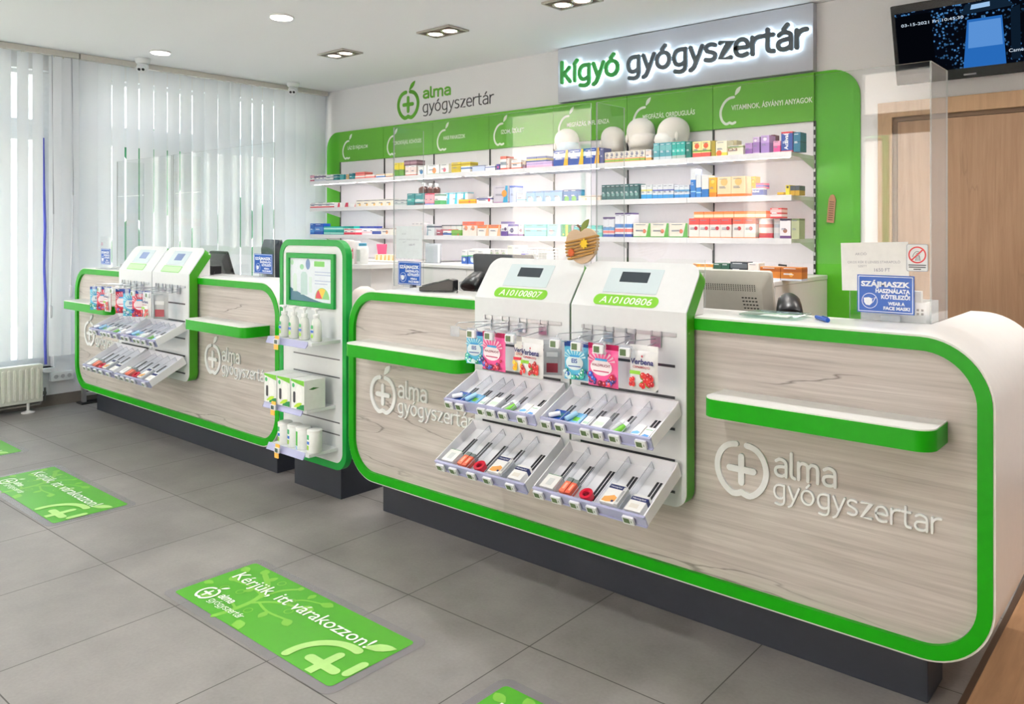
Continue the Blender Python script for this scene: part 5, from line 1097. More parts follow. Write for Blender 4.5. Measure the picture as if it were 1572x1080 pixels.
        in_tray(k, 4, 'tube', f'silver and white tube {W_}', 'tube', lambda m, w: (m.tube([(-.016, 0, .012), (-.006, .05, .012)], [.011, .011], 12, 0), m.tube([(-.006, .05, .012), (-.003, .064, .012)], .009, 12, 1)), [SILV, SIGNW], u=.48)
        in_tray(k, 4, 'tube', f'green and white tube {W_}', 'tube', lambda m, w: (m.tube([(.008, 0, .011), (.02, .04, .011)], [.011, .011], 12, 0), m.tube([(.02, .04, .011), (.025, .058, .011)], .010, 12, 1)), [LEAFG, SIGNW], u=.42)
        in_tray(k, 5, 'carton', f'left blue ribbon carton {W_}', 'carton', lambda m, w: (m.box(-.036, -.002, 0, .06, 0, .018, 0), m.flat([(-.034, .006), (-.01, .010), (-.004, .02), (-.02, .026), (-.034, .018)], .0183, 'xy', 1)), [CARD, SKY], u=.5)
        in_tray(k, 5, 'carton', f'right blue ribbon carton {W_}', 'carton', lambda m, w: (m.box(.001, .034, 0, .056, 0, .016, 0), m.flat([(.004, .006), (.03, .004), (.032, .014), (.012, .018)], .0163, 'xy', 1), m.box(.004, .03, .04, .044, .016, .0163, 2)), [CARD, mat('4a9ae0', .4, name='blue_ribbon'), mat('8ab89a', .4, name='sage_line')], u=.5)

# ================================================================== SWEET BAGS ON THE HOOKS
def sweet_bag(kind, x, y, zt, w, h, label, yaw=0, group=None):
    t = thing('sweet_bag', (x, y, zt-h), label, 'bag', group, rot=(0, 0, yaw))
    nu, nv = 10, 14; vs = []; dd = .011
    random.seed(int(abs(x*1000)+abs(y*777)))
    for sgn in (-1, 1):
        for j in range(nv+1):
            for i in range(nu+1):
                u, v = i/nu*2-1, j/nv*2-1
                b = max(0, (1-u**4)*(1-abs(v)**5))
                vs.append((u*w/2*(1-.03*(1-v*v)), sgn*dd*b+random.uniform(-.0008, .0008)*b, (v+1)/2*h))
    o_ = (nu+1)*(nv+1)
    fs = [(b+j*(nu+1)+i, b+j*(nu+1)+i+1, b+(j+1)*(nu+1)+i+1, b+(j+1)*(nu+1)+i) for b in (0, o_) for j in range(nv) for i in range(nu)]
    body, top, low = {'wald': ('ee5a9c', 'b01050', 'f4b8d4'), 'teal': ('5ab8dc', '2a4fa0', 'bfe6f0'), 'verb': ('e6e6e8', 'f2f2f4', 'e6e6e8'), 'verby': ('f0ece4', 'e0dcd8', 'f0ece4'), 'grey': ('b4b8bc', 'c8ccd0', '8a8e94'), 'red': ('c8304a', '3a58a8', 'e87a8c')}[kind]
    FOIL = mat(body, .3, .0, name='bag_foil_'+body, var=.06, scale=25); mb = MB().add(vs, fs)
    mb.obj('pouch', FOIL, t, angle=70)
    yf = -dd-.0012
    def fl(pts, col, name, d=0): return MB().flat(pts, yf-d).obj(name, mat(col, .4, name='print_'+col), t)
    # top seam
    MB().box(-w/2, w/2, -.0012, .0012, h-.002, h+.016).obj('hang_strip', mat(top, .35, name='bag_top_'+top), t)
    if kind in ('wald', 'teal', 'red'):
        fl(circle(0, h*.52, w*.36, h*.22, 20), 'fbeef4' if kind != 'teal' else 'e4f4fa', 'title_field')
        fl([(-w*.2, h*.69), (w*.2, h*.69), (w*.2, h*.75), (-w*.2, h*.75)], '3aa0dc', 'brand_strip', .0004)
        fl([(-w*.26, h*.40), (w*.26, h*.40), (w*.26, h*.43), (-w*.26, h*.43)], 'c02060' if kind != 'teal' else '2a58a8', 'small_strip', .0004)
        if kind == 'wald': text_obj('lettering', 'WALDFRUCHT', mat('8c1848', .5, name='wald_print'), t, 0, yf-.0006, h*.54, w=w*.62, align='CENTER', bold=.02)
        if kind == 'teal': text_obj('lettering', 'EIS', mat('2450a0', .5, name='eis_print'), t, 0, yf-.0006, h*.52, w=w*.24, align='CENTER', bold=.03)
        cols = ['b3122c', '3a2a6a', 'd8364a', '2a58c0', '7c1030'] if kind != 'teal' else ['1f8a6a', '4ac0b0', '2a6ac0', 'd8f0f4', '2f9a80']
        mb = MB(); sh = ['f09aa8', '9a90c8', 'f8b0b8', '90b0f0', 'c86a80'] if kind != 'teal' else ['eaf8fa']*5
        for k in range(40):
            a = pi+pi*random.random(); rr = random.uniform(.0055, .0105); q_ = random.uniform(.78, 1.12)
            px, pz = cos(a)*w*.42*q_, h*.33+sin(a)*h*.25*q_
            if abs(px)+rr > w*.485: px = math.copysign(w*.48-rr, px)
            pz = max(pz, rr+.003)
            mb.disc(px, pz, rr, yf-.0003-.00004*k, k % 5, n=10).disc(px-rr*.25, pz+rr*.25, rr*.4, yf-.00032-.00004*k, 5+k % 5, n=8)
        mb.obj('berry_print', [mat(c_, .35, name='berry_'+c_) for c_ in cols]+[mat(c_, .4) for c_ in sh], t)
        mb = MB()
        for k in range(9):
            a = pi*(k+.5)/9; mb.flat([(cos(a)*w*.22, h*.66+sin(a)*h*.06), (cos(a-.09)*w*.46, min(h*.97, h*.66+sin(a-.09)*h*.3)), (cos(a+.09)*w*.46, min(h*.97, h*.66+sin(a+.09)*h*.3))], yf+.0004)
        mb.obj('burst_print', mat('f8c8dc' if kind != 'teal' else 'c4ecf4', .4), t)
    elif kind in ('verb', 'verby'):
        text_obj('lettering', 'Verbena', mat('28286e', .45, name='verbena_print'), t, 0, yf-.0004, h*.66, w=w*.80, align='CENTER', bold=.025, shear=.12)
        text_obj('lettering', 'CSIPKEBOGYO' if kind == 'verb' else 'GYOMBER', mat('b03040', .5, name='red_small_print'), t, -w*.02, yf-.0004, h*.56, w=w*.6, align='CENTER', bold=.02)
        fl([(-w*.44, h*.40), (-w*.06, h*.40), (-w*.06, h*.49), (-w*.44, h*.49)], '8cc63f' if kind == 'verb' else 'd8344a', 'flavour_strip')
        cols = ['c8202c', 'd83a34', 'b01828'] if kind == 'verb' else ['f0c020', 'e8a818', 'f4d850']
        mb = MB()
        for k in range(20):
            px, pz = random.uniform(-.08, .40)*w, h*random.uniform(.12, .44)
            if k > 14: px, pz = random.uniform(-.42, -.28)*w, h*random.uniform(.10, .32)
            rr = random.uniform(.006, .009)
            mb.disc(px, pz, rr, yf-.0003-.00004*k, k % 3, n=10, ry=rr*1.25).disc(px-rr*.3, pz+rr*.35, rr*.3, yf-.00032-.00004*k, 3, n=8)
        mb.obj('berry_print', [mat(c_, .35, name='berry_'+c_) for c_ in cols]+[mat('f4b0a8', .4)], t)
        for a in (.6, 2.2, 4.0, 5.2): fl(leaf_pts(.1*w, h*.26, .1*w+.3*w*cos(a), h*.26+.2*h*sin(a), .016), '4f9a34', 'leaf_print', .0001)
        fl([(0, h*.82), (.004, h*.86), (0, h*.9), (-.004, h*.86)], 'c04050', 'drop_print')
    else:
        fl([(-w*.3, h*.1), (w*.3, h*.1), (w*.3, h*.4), (-w*.3, h*.4)], '9a3040', 'print_block'); fl([(-w*.3, h*.6), (w*.3, h*.6), (w*.3, h*.75), (-w*.3, h*.75)], 'e6e8ea', 'print_field')
    return t
for dx, nm in ((0, 'front'), (-3.44, 'farther')):
    L_ = f'on the left panel, {nm} counter'; R_ = f'on the right panel, {nm} counter'
    if not dx:
        sweet_bag('teal', -2.206, 2.225, .974, .092, .112, f'teal and blue sweet bag at the left end {L_}', .15)
        sweet_bag('wald', -2.085, 2.20, .982, .125, .128, f'pink sweet bag with forest berries hanging {L_}', -.05)
        sweet_bag('verby', -1.945, 2.215, .975, .095, .115, f'pale yellow fruit sweet bag behind the silver one {L_}', .1)
        sweet_bag('verb', -1.880, 2.185, .978, .112, .125, f'silver sweet bag with rose hips hanging {L_}', -.1)
        sweet_bag('grey', -1.868, 2.285, .965, .07, .115, f'grey sweet bag turned away at the right end {L_}', .5)
        sweet_bag('teal', -1.712, 2.225, .978, .098, .118, f'teal and blue sweet bag at the left end {R_}', .1)
        sweet_bag('wald', -1.574, 2.195, .986, .128, .128, f'pink sweet bag with forest berries hanging {R_}', -.04)
        sweet_bag('verb', -1.412, 2.195, .996, .108, .130, f'silver sweet bag with rose hips hanging alone {R_}', 0)
    else:
        for k, (kd, ox, oy, yaw, lab) in enumerate([('teal', -2.30, 2.2, .9, 'teal sweet bag at the left end'), ('red', -2.235, 2.215, .8, 'red and blue sweet bag second from the left'), ('verb', -2.115, 2.19, .0, 'silver sweet bag with rose hips in the middle'), ('verby', -2.01, 2.24, .5, 'pale sweet bag with yellow fruit right of the middle'), ('red', -1.945, 2.215, .7, 'red sweet bag at the right end')]):
            sweet_bag(kd, ox+dx, oy, .985, .095, .14, lab+' '+L_, yaw)
        for k, (kd, ox, oy, yaw, lab) in enumerate([('teal', -1.775, 2.2, .9, 'teal sweet bag at the left end'), ('red', -1.685, 2.215, .8, 'red and blue sweet bag second from the left'), ('verb', -1.545, 2.19, .0, 'silver sweet bag with rose hips in front'), ('grey', -1.47, 2.24, .5, 'grey sweet bag at the right end')]):
            sweet_bag(kd, ox+dx, oy, .985, .105, .145, lab+' '+R_, yaw)
# ================================================================== TOTEM WITH SHELVES
t = thing('display_totem', (-3.57, 2.6, 0), 'tall green edged display totem with poster and three little shelves, between the two counters', 'display stand')
ta, tb, tz0, tz1, ty = -3.868, -3.278, .184, 1.332, 2.40
MB().ring(rrect(ta, tb, tz0, tz1, .085, 10), rrect(ta+.031, tb-.031, tz0+.034, tz1-.031, .058, 10), ty, ty+.036, 'xz').obj('green_frame', GREEN2, t)
MB().prism(rrect(ta+.03, tb-.03, tz0+.033, tz1-.03, .058, 10), ty+.004, ty+.035).obj('white_panel', WHITE2, t)
MB().box(-3.849, -3.428, 2.479, 2.86, 0, tz0+.01).box(-3.80, -3.40, ty+.0352, 2.52, tz0+.01, .26).obj('plinth', SLATE, t, bevel=.002)
pa, pb, pz0, pz1 = -3.790, -3.365, .985, 1.262
MB().ring([(pa, pz0), (pb, pz0), (pb, pz1), (pa, pz1)], [(pa+.027, pz0+.027), (pb-.027, pz0+.027), (pb-.027, pz1-.027), (pa+.027, pz1-.027)], ty-.012, ty+.0035).obj('poster_frame', GREEN2, t, bevel=.003)
po = MB().box(pa+.024, pb-.024, ty-.002, ty+.002, pz0+.024, pz1-.024).obj('poster', mat('dfe8f2', .3, name='poster_paper'), t)
ps = [(pa+.027, pz0+.027)]+[(pa+.027+(pb-pa-.054)*k/10, pz0+.095-.07*sin(pi*.5*k/10)) for k in range(11)]+[(pb-.027, pz0+.027)]
MB().flat(ps, ty-.0026).obj('poster_wave', mat('3f6f86', .4, name='poster_teal'), t)
for nm, pts, col, d in [('poster_heading', rrect(-3.545, -3.455, 1.195, 1.222, .003, 2), '6fbf5a', 0), ('poster_line', [(-3.54, 1.165), (-3.40, 1.165), (-3.40, 1.169), (-3.54, 1.169)], 'a9b9d8', 0), ('poster_line', [(-3.54, 1.150), (-3.40, 1.150), (-3.40, 1.154), (-3.54, 1.154)], 'a9b9d8', 0), ('poster_line', [(-3.54, 1.120), (-3.40, 1.120), (-3.40, 1.124), (-3.54, 1.124)], 'a9b9d8', 0), ('poster_line', [(-3.54, 1.105), (-3.43, 1.105), (-3.43, 1.109), (-3.54, 1.109)], 'a9b9d8', 0),
    ('gauge_green', [(-3.475, 1.03)]+[(-3.475+.062*cos(pi*k/12), 1.03+.058*sin(pi*k/12)) for k in range(13)], '7fc27a', 0), ('gauge_red', [(-3.475, 1.032)]+[(-3.475+.056*cos(pi-1.0*k/5), 1.032+.052*sin(pi-1.0*k/5)) for k in range(6)], 'd23a52', .0004), ('gauge_yellow', [(-3.475, 1.032)]+[(-3.475+.056*cos(pi-1.0-1.1*k/5), 1.032+.052*sin(pi-1.0-1.1*k/5)) for k in range(6)], 'f0c03a', .0004),
    ('poster_badge', circle(-3.745, 1.212, .014), 'a0d0b0', 0), ('poster_figure', circle(-3.60, 1.205, .020, .028), '6a88b8', 0), ('poster_dispenser', [(-3.665, 1.045), (-3.605, 1.045), (-3.605, 1.15), (-3.62, 1.165), (-3.65, 1.165), (-3.665, 1.15)], 'b8d4d4', .0002), ('poster_bottle', [(-3.735, 1.06), (-3.70, 1.06), (-3.70, 1.14), (-3.71, 1.155), (-3.725, 1.155), (-3.735, 1.14)], 'cfe4dc', 0), ('poster_bottle', [(-3.59, 1.06), (-3.565, 1.06), (-3.565, 1.14), (-3.59, 1.14)], 'cfe4e0', 0), ('poster_drop', circle(-3.655, 1.19, .018, .014), '8cc8a0', 0)]:
    MB().flat(pts, ty-.0027-d).obj(nm, mat(col, .4, name='poster_'+col), t)
for z in (.735, .645, .42, .36): MB().box(-3.74, -3.335, ty+.0028, ty+.005, z-.003, z+.003).obj('slot', mat('6a6c72', .35, .4, name='totem_slot'), t)
STRIP = clear('lavender_price_strip', 'ccd0ee', body=.8, bodycol='bcc0e6', rough=.15)
TSH = {}
for nm, a, b, z in (('upper', -3.705, -3.327, .838), ('middle', -3.735, -3.368, .506), ('lower', -3.700, -3.349, .297)):
    s_ = thing('small_shelf', ((a+b)/2, 2.32, z), f'small white shelf with lavender price strip, {nm} one on the totem', 'shelf')
    MB().box(a, b, 2.236, ty+.002, z-.016, z).obj('board', WHITE2, s_, bevel=.001)
    MB().prism([(2.236, z-.016), (2.236, z+.004), (2.222, z-.028), (2.220, z-.028)], a-.004, b-.03, 'yz').obj('price_strip', STRIP, s_)
    x = a+.115
    MB().prism(rrect(x-.018, x+.018, z-.052, z-.026, .002, 2), 2.206, 2.2085).obj('yellow_tag', mat('f2b850', .5, name='yellow_card'), s_)
    MB().prism(rrect(x-.018, x+.018, z-.002, z+.016, .002, 2), 2.2115, 2.214).obj('yellow_tag', mat('f2b850', .5, name='yellow_card'), s_)
    MB().prism(rrect(x-.020, x+.020, z-.027, z+.0, .002, 2), 2.206, 2.214).obj('price_tag', TAGW, s_)
    MB().flat(rrect(x-.015, x+.012, z-.023, z-.004, .001, 1), 2.2055).obj('tag_display', mat('4a5c58', .3, name='dark_tag_display'), s_)
    TSH[nm] = z
PUMP = mat('f4f6f6', .3, name='white_pump'); SOAP = clear('soap_bottle', 'f4f8f6', body=.82, bodycol='eef3ee', rough=.12)
LG1 = mat('9ccf4a', .4, name='label_lime'); LG2 = mat('2f6fc8', .4, name='label_blue'); LG3 = mat('3fae6a', .4, name='label_green')
zb = TSH['upper']+.0006
for k, x in enumerate((-3.640, -3.553, -3.462, -3.360)):
    b = thing('soap_bottle', (x, 2.285, zb), ['clear white soap pump bottle, leftmost on the totem upper shelf', 'clear white soap pump bottle, second from left on the totem upper shelf', 'clear white soap pump bottle, third from left on the totem upper shelf', 'clear white soap pump bottle, rightmost on the totem upper shelf'][k], 'bottle', 'soap bottles on the totem')
    mb = MB(); mb.lathe([(.028, 0), (.032, .004), (.031, .07), (.027, .098), (.016, .112), (.012, .118)], (x, 2.285, zb), 20, sy=.75); mb.obj('bottle_body', SOAP, b, angle=60)
    MB().lathe([(.016, .114), (.016, .130), (.006, .132), (.006, .148), (.012, .150), (.012, .160), (.006, .163)], (x, 2.285, zb), 16).box(x-.034, x, 2.279, 2.291, zb+.152, zb+.160).obj('pump', PUMP, b)
    y = 2.285-.0246
    MB().disc(x, zb+.072, .010, y-.0006, n=14).obj('label_emblem', LG3, b); MB().flat(rrect(x-.012, x+.012, zb+.045, zb+.056, .002, 2), y-.0008).obj('label_strip', LG2, b); MB().disc(x, zb+.028, .010, y-.0008, n=14).obj('label_fruit', LG1, b)
zb = TSH['middle']+.0006
for k, x in enumerate((-3.672, -3.551, -3.428)):
    b = thing('dispenser_carton', (x, 2.285, zb), ['white and green soap dispenser carton, left one on the totem middle shelf', 'white and green soap dispenser carton, middle one on the totem middle shelf', 'white and green soap dispenser carton, right one on the totem middle shelf'][k], 'carton', 'dispenser cartons on the totem')
    w = .112; MB().box(x-w/2, x+w/2, 2.225, 2.345, zb, zb+.145).obj('carton_body', mat('eef1ef', .4, name='white_green_card'), b, bevel=.0008)
    y = 2.2245
    MB().flat([(x-w/2+.001, zb+.135), (x+w/2-.001, zb+.118), (x+w/2-.001, zb+.1445), (x-w/2+.001, zb+.1445)], y-.0002).obj('green_top_print', mat('6fbf2e', .4, name='bright_green_print'), b)
    MB().flat([(x-w*.10, zb+.002), (x+w/2-.001, zb+.002), (x+w/2-.001, zb+.03), (x, zb+.02)], y-.0002).obj('green_foot_print', mat('1f8a4a', .4, name='deep_green_print'), b)
    MB().flat(circle(x+.012, zb+.075, .026, .050, 20), y-.0003).obj('dispenser_picture', mat('f8faf8', .4, name='picture_white'), b)
    MB().flat(rrect(x-.038, x-.018, zb+.03, zb+.085, .008, 4), y-.0003).obj('black_picture', mat('3a3c44', .4, name='picture_black'), b)
    MB().disc(x-.036, zb+.115, .011, y-.0003).obj('emblem', LG3, b)
    MB().flat(leaf_pts(x-.03, zb+.01, x+.04, zb+.035, .02), y-.0004).obj('leaf_print', mat('b4dc3a', .4, name='lime_leaf'), b)
    xs = x+w/2+.0003
    MB().flat([(2.25, zb+.10), (2.275, zb+.108), (2.31, zb+.102), (2.275, zb+.096)], xs, 'yz').obj('side_leaf_print', mat('2f7a2e', .4, name='dark_leaf'), b)
zb = TSH['lower']+.0006
for k, (x, col) in enumerate(((-3.632, 0), (-3.545, 0), (-3.470, 1), (-3.375, 0))):
    b = thing('wipes_canister', (x, 2.285, zb), ['white round wipes canister, leftmost on the totem lower shelf', 'white round wipes canister, second from left on the totem lower shelf', 'white round canister turned to its green side on the totem lower shelf', 'white round wipes canister, rightmost on the totem lower shelf'][k], 'canister', 'canisters on the totem')
    MB().lathe([(.034, 0), (.036, .003), (.036, .095), (.034, .098)], (x, 2.285, zb), 24).obj('canister_body', mat('f0f4f2', .35, name='canister_white'), b)
    MB().lathe([(.0365, .098), (.0365, .108), (.030, .112)], (x, 2.285, zb), 24).obj('lid', mat('f8faf8', .3, name='canister_lid'), b)
    def wrap(a0, a1, z0, z1, m, nm):
        mb = MB(); n = 8; vs = []
        for z in (z0, z1):
            for j in range(n+1):
                a = -pi/2+a0+(a1-a0)*j/n; vs.append((x+.0364*cos(a), 2.285+.0364*sin(a), zb+z))
        mb.add(vs, [(j, j+1, n+2+j, n+1+j) for j in range(n)]); mb.obj(nm, m, b)
    if col: wrap(-.75, .1, .02, .09, mat('3fae3a', .4, name='green_label'), 'green_label'); wrap(-.6, .0, .0, .018, mat('9cc8f0', .4), 'blue_label')
    else: wrap(-.55, .15, .065, .088, LG3, 'emblem'); wrap(-.6, .2, .042, .056, LG2, 'blue_label'); wrap(-.5, .1, .015, .036, LG1, 'lime_label')

# ================================================================== ACRYLIC SCREENS
GY, GT = 2.685, 1.915
def screen(label, x0, x1, wing_x, hatch=None, zb=ZC1+.0006):
    t = thing('protective_screen', ((x0+x1)/2, GY, zb), label, 'acrylic screen')
    th_ = .005
    pts = [(x0, zb), (x1, zb), (x1, GT), (x0, GT)]
    if hatch: pts = [(x0, zb), (hatch[0], zb), (hatch[0], hatch[2]), (hatch[1], hatch[2]), (hatch[1], zb), (x1, zb), (x1, GT), (x0, GT)]
    MB().prism(pts, GY, GY+th_, 'xz', 0, 1).obj('front_pane', [PLEXI, PLEXE], t, smooth_=False)
    for w in wing_x: MB().prism([(GY+th_, zb), (GY+.205, zb), (GY+.205, GT), (GY+th_, GT)], w, w+th_, 'yz', 0, 1).obj('wing_pane', [PLEXI, PLEXE], t, smooth_=False)
    for w in (x0+.12, x1-.12):
        MB().box(w-.03, w+.03, GY-.012, GY-.0002, zb, zb+.018).obj('clamp_block', PCLEAR, t)
    return t
screen('clear acrylic screen on the left half of the front counter', -3.265, -1.990, (-3.265,))
screen('clear acrylic screen with a service hatch on the right half of the front counter', -1.963, -.669, (-1.963, -.674), (-1.458, -.921, 1.272))
screen('clear acrylic screen on the window half of the farther counter', -6.64, -5.725, (-6.64,))
screen('clear acrylic screen on the right half of the farther counter', -5.704, -4.388, (-5.704,))
def mask_sign(x0, x1, z0, z1, label, y=GY-.0022):
    t = thing('mask_sign', ((x0+x1)/2, y, z0), label, 'sign')
    w, h = x1-x0, z1-z0
    MB().box(x0, x1, y, y+.002, z0, z1).obj('sheet', BLUE, t)
    e = .006; yf = y-.0004
    MB().ring([(x0+e*.6, z0+e*.6), (x1-e*.6, z0+e*.6), (x1-e*.6, z1-e*.6), (x0+e*.6, z1-e*.6)], [(x0+e, z0+e), (x1-e, z0+e), (x1-e, z1-e), (x0+e, z1-e)], yf, y).obj('border_line', SIGNW, t)
    xr = x1-w*.07
    for s_, zz, ww, hh in (('SZÁJMASZK', .70, .86, .135), ('HASZNÁLATA', .54, .60, .105), ('KÖTELEZŐ!', .385, .50, .105), ('WEAR A', .225, .29, .085), ('FACE MASK!', .10, .46, .085)):
        al = 'RIGHT'; xx = xr if s_ != 'WEAR A' else xr-w*.09
        text_obj('lettering', s_, SIGNW, t, xx, yf, z0+zz*h, w=ww*w, h=hh*h, align=al, bold=.045)
    cx, cz, r = x0+w*.225, z0+h*.315, h*.205
    MB().ring(circle(cx, cz, r, n=28), circle(cx, cz, r*.93, n=28), yf, y).obj('mask_circle', SIGNW, t)
    MB().flat([(cx-r*.75, cz+r*.35), (cx-r*.1, cz+r*.45), (cx+r*.3, cz+r*.3), (cx+r*.35, cz-r*.25), (cx, cz-r*.6), (cx-r*.45, cz-r*.55), (cx-r*.7, cz-r*.2)], yf).obj('mask_picture', SIGNW, t)
    mb = MB(); mb.stroke([(cx+r*.3, cz+r*.25), (cx+r*.75, cz+r*.5), (cx+r*.4, cz-r*.2)], r*.06, yf, y); mb.obj('mask_strap', SIGNW, t)
    return t
mask_sign(-.895, -.718, 1.117, 1.240, 'blue face mask sign on the screen at the right end of the front counter')
mask_sign(-3.223, -3.050, 1.104, 1.222, 'blue face mask sign on the screen left of the card terminal')
mask_sign(-4.612, -4.405, 1.110, 1.232, 'blue face mask sign beside the dark monitors on the farther counter')
def note(x0, x1, z0, z1, label, tilt=0, y=GY-.0012, pale=False):
    t = thing('paper_note', ((x0+x1)/2, y, z0), label, 'paper', rot=(0, tilt, 0))
    w, h = x1-x0, z1-z0; MB().box(-w/2, w/2, 0, .0006, 0, h).obj('sheet', PAPER if not pale else mat('dde6ea', .7, name='pale_paper'), t)
    ink = mat('a9a9b2' if not pale else 'b4bcc4', .7, name='faint_ink')
    text_obj('lettering', 'AKCIÓ', ink, t, -w*.28, -.0004, h*.74, w=w*.17)
    text_obj('lettering', 'OKOS KÉK E LENSES STARAPOLÓ', ink, t, -w*.40, -.0004, h*.57, w=w*.78)
    text_obj('lettering', 'SZETT', ink, t, -w*.24, -.0004, h*.49, w=w*.13)
    text_obj('lettering', '1650 FT', mat('8a8aa0', .7, name='ink_grey'), t, w*.0, -.0004, h*.40, w=w*.23)
    return t
note(-.945, -.732, 1.188, 1.346, 'white paper price note behind the blue mask sign at the right end', -.03)
note(-3.240, -3.040, 1.236, 1.402, 'pale paper note above the blue sign left of the card terminal', 0, pale=True)
# no-touch sticker
t = thing('warning_sticker', (-.706, GY-.003, 1.258), 'white sticker with a red crossed ring beside the paper note', 'sticker')
x0, x1, z0, z1, y = -.741, -.677, 1.256, 1.342, GY-.003
MB().prism(rrect(x0, x1, z0, z1, .006, 4), y, y+.001).obj('sheet', mat('eceff2', .45, name='sticker_white'), t)
MB().ring(rrect(x0, x1, z0, z1, .006, 4), rrect(x0+.0012, x1-.0012, z0+.0012, z1-.0012, .005, 4), y-.0003, y).obj('border_line', mat('6a7890', .5, name='sticker_border'), t)
cx, cz = (x0+x1)/2, z1-.034
mb = MB(); mb.ring(circle(cx, cz, .0265, n=32), circle(cx, cz, .0225, n=32), y-.0006, y); mb.stroke([(cx-.017, cz-.017), (cx+.017, cz+.017)], .004, y-.0008, y); mb.obj('red_ring', mat('d8242c', .45, name='prohibition_red'), t)
MB().flat([(cx-.005, cz-.018), (cx+.009, cz-.018), (cx+.007, cz+.0), (cx-.002, cz+.001)], y-.0004).obj('bottle_picture', mat('c2c8cc', .5, name='picture_grey'), t)
mb = MB(); mb.stroke(smooth([(cx-.014, cz-.006), (cx-.008, cz+.006), (cx, cz+.011), (cx+.010, cz+.007)], 4), .0016, y-.0005, y); mb.stroke(smooth([(cx-.004, cz+.002), (cx+.002, cz+.006), (cx+.008, cz+.002)], 4), .0014, y-.0005, y); mb.stroke([(cx-.005, cz-.018), (cx-.003, cz-.002), (cx+.006, cz-.002), (cx+.009, cz-.018)], .0012, y-.0005, y); mb.obj('hand_picture', mat('4a5058', .5, name='picture_line'), t)
for k, zz in enumerate((z0+.018, z0+.0115, z0+.005)): MB().box(cx-(.026, .025, .011)[k], cx+(.026, .025, .011)[k], y-.0004, y, zz, zz+.0035).obj('text_line', mat('5a6066', .6, name='small_print'), t)
# free standing acrylic sign holder on the farther counter
t = thing('sign_holder', (-6.25, 2.45, ZC1), 'clear upright sign holder at the window end of the farther counter', 'sign holder')
MB().box(-6.355, -6.15, 2.452, 2.456, ZC1+.0006, 1.33).obj('upright_pane', [PLEXI], t, smooth_=False); MB().box(-6.355, -6.15, 2.42, 2.49, ZC1+.0003, ZC1+.004).obj('foot', PCLEAR, t)
mask_sign(-6.335, -6.175, 1.125, 1.240, 'blue face mask sign on the clear holder at the window end of the farther counter', 2.4495)
MB().disc(-6.32, 1.275, .014, 2.451, n=16).obj('sticker', mat('c8a8b8', .5, name='faded_sticker'), t)

# ================================================================== THINGS ON AND BEHIND THE COUNTERS
ZT_ = ZC1+.0006
def terminal(x, y, az, label, s_=1.0):
    t = thing('card_terminal', (x, y, ZT_), label, 'card terminal', rot=(0, 0, az))
    MB().prism([(-.085, .004), (.085, .004), (.085, .055), (.06, .06), (-.085, .022)], -.038, .038, 'yz').obj('body', BLACK, t, bevel=.004)
    T = Matrix.Translation((0, -.085, .022)) @ Matrix.Rotation(atan2(.038, .145), 4, 'X')
    mb = MB().box(-.028, .028, .085, .135, .0015, .004); mb.v = [T @ v for v in mb.v]; mb.obj('screen', mat('8a9a94', .2, name='terminal_screen'), t)
    mb = MB()
    for i in range(3):
        for j in range(4): mb.box(-.025+i*.018, -.012+i*.018, .012+j*.017, .023+j*.017, .001, .005)
    mb.v = [T @ v for v in mb.v]; mb.obj('keys', DGREY, t)
    MB().tube([(.02, .085, .02), (.05, .11, .006), (.09, .12, .004)], .0025, 6).obj('cable', BLACK, t)
terminal(-2.80, 2.575, radians(-62), 'black card terminal on the front counter beside the left number panel')
terminal(-6.03, 2.56, radians(-50), 'black card terminal on the farther counter beside its left number panel')
terminal(-4.99, 2.575, radians(-75), 'black card terminal on the farther counter by the dark monitor')
def scanner(x, y, z, az, label):
    t = thing('barcode_scanner', (x, y, z), label, 'scanner', rot=(0, 0, az))
    MB().lathe([(.045, 0), (.047, .004), (.04, .012), (.02, .018)], (0, 0, 0), 20).obj('stand_foot', DGREY, t)
    MB().tube([(0, 0, .012), (0, .01, .08), (0, -.005, .13)], [.02, .017, .022], 12).obj('handle', BLACK, t)
    mb = MB(); T = Matrix.Translation((0, -.005, .165)) @ Matrix.Rotation(radians(24), 4, 'X')
    prof = [(.016, .075, -.035), (.036, .06, -.05), (.044, .0, -.055), (.036, -.055, -.045), (.028, -.065, -.04)]
    V = []
    for (hh, yy, _), ww in zip([(.022, .07, 0), (.034, .04, 0), (.038, -.01, 0), (.034, -.05, 0), (.026, -.062, 0)], (.03, .042, .048, .050, .046)):
        V += [(ww*cos(2*pi*k/16)*(1 if abs(cos(2*pi*k/16)) < .95 else .98), yy, hh*sin(2*pi*k/16)) for k in range(16)]
    F = [(i*16+k, i*16+(k+1) % 16, (i+1)*16+(k+1) % 16, (i+1)*16+k) for i in range(4) for k in range(16)]+[tuple(range(15, -1, -1)), tuple(range(64, 80))]
    mb.add([T @ Vector(p) for p in V], F); mb.obj('head', BLACK, t)
    mb = MB(); mb.add([T @ Vector((.038*cos(2*pi*k/16), -.0628, .020*sin(2*pi*k/16))) for k in range(16)], [tuple(range(16))]); mb.obj('scan_window', mat('2a1014', .08, name='scan_window'), t)
    MB().tube([(0, .06, .16), (0, .1, .10), (0, .11, .01)], .003, 6).obj('cable', BLACK, t)
scanner(-2.785, 2.80, .9655, radians(15), 'black barcode scanner standing behind the card terminal on the front counter')
scanner(-1.22, 2.90, .932, radians(25), 'black barcode scanner behind the glass dish near the grey monitor')
for x, y, z in ((-2.785, 2.80, .766), (-1.22, 2.90, .766)):
    tag(MB().box(x-.05, x+.05, y-.05, y+.05, z, .9650 if x < -2 else .9315).obj('cash_box', DGREY), 'dark box under the scanner behind the '+('card terminal' if x < -2 else 'glass dish'), 'box')
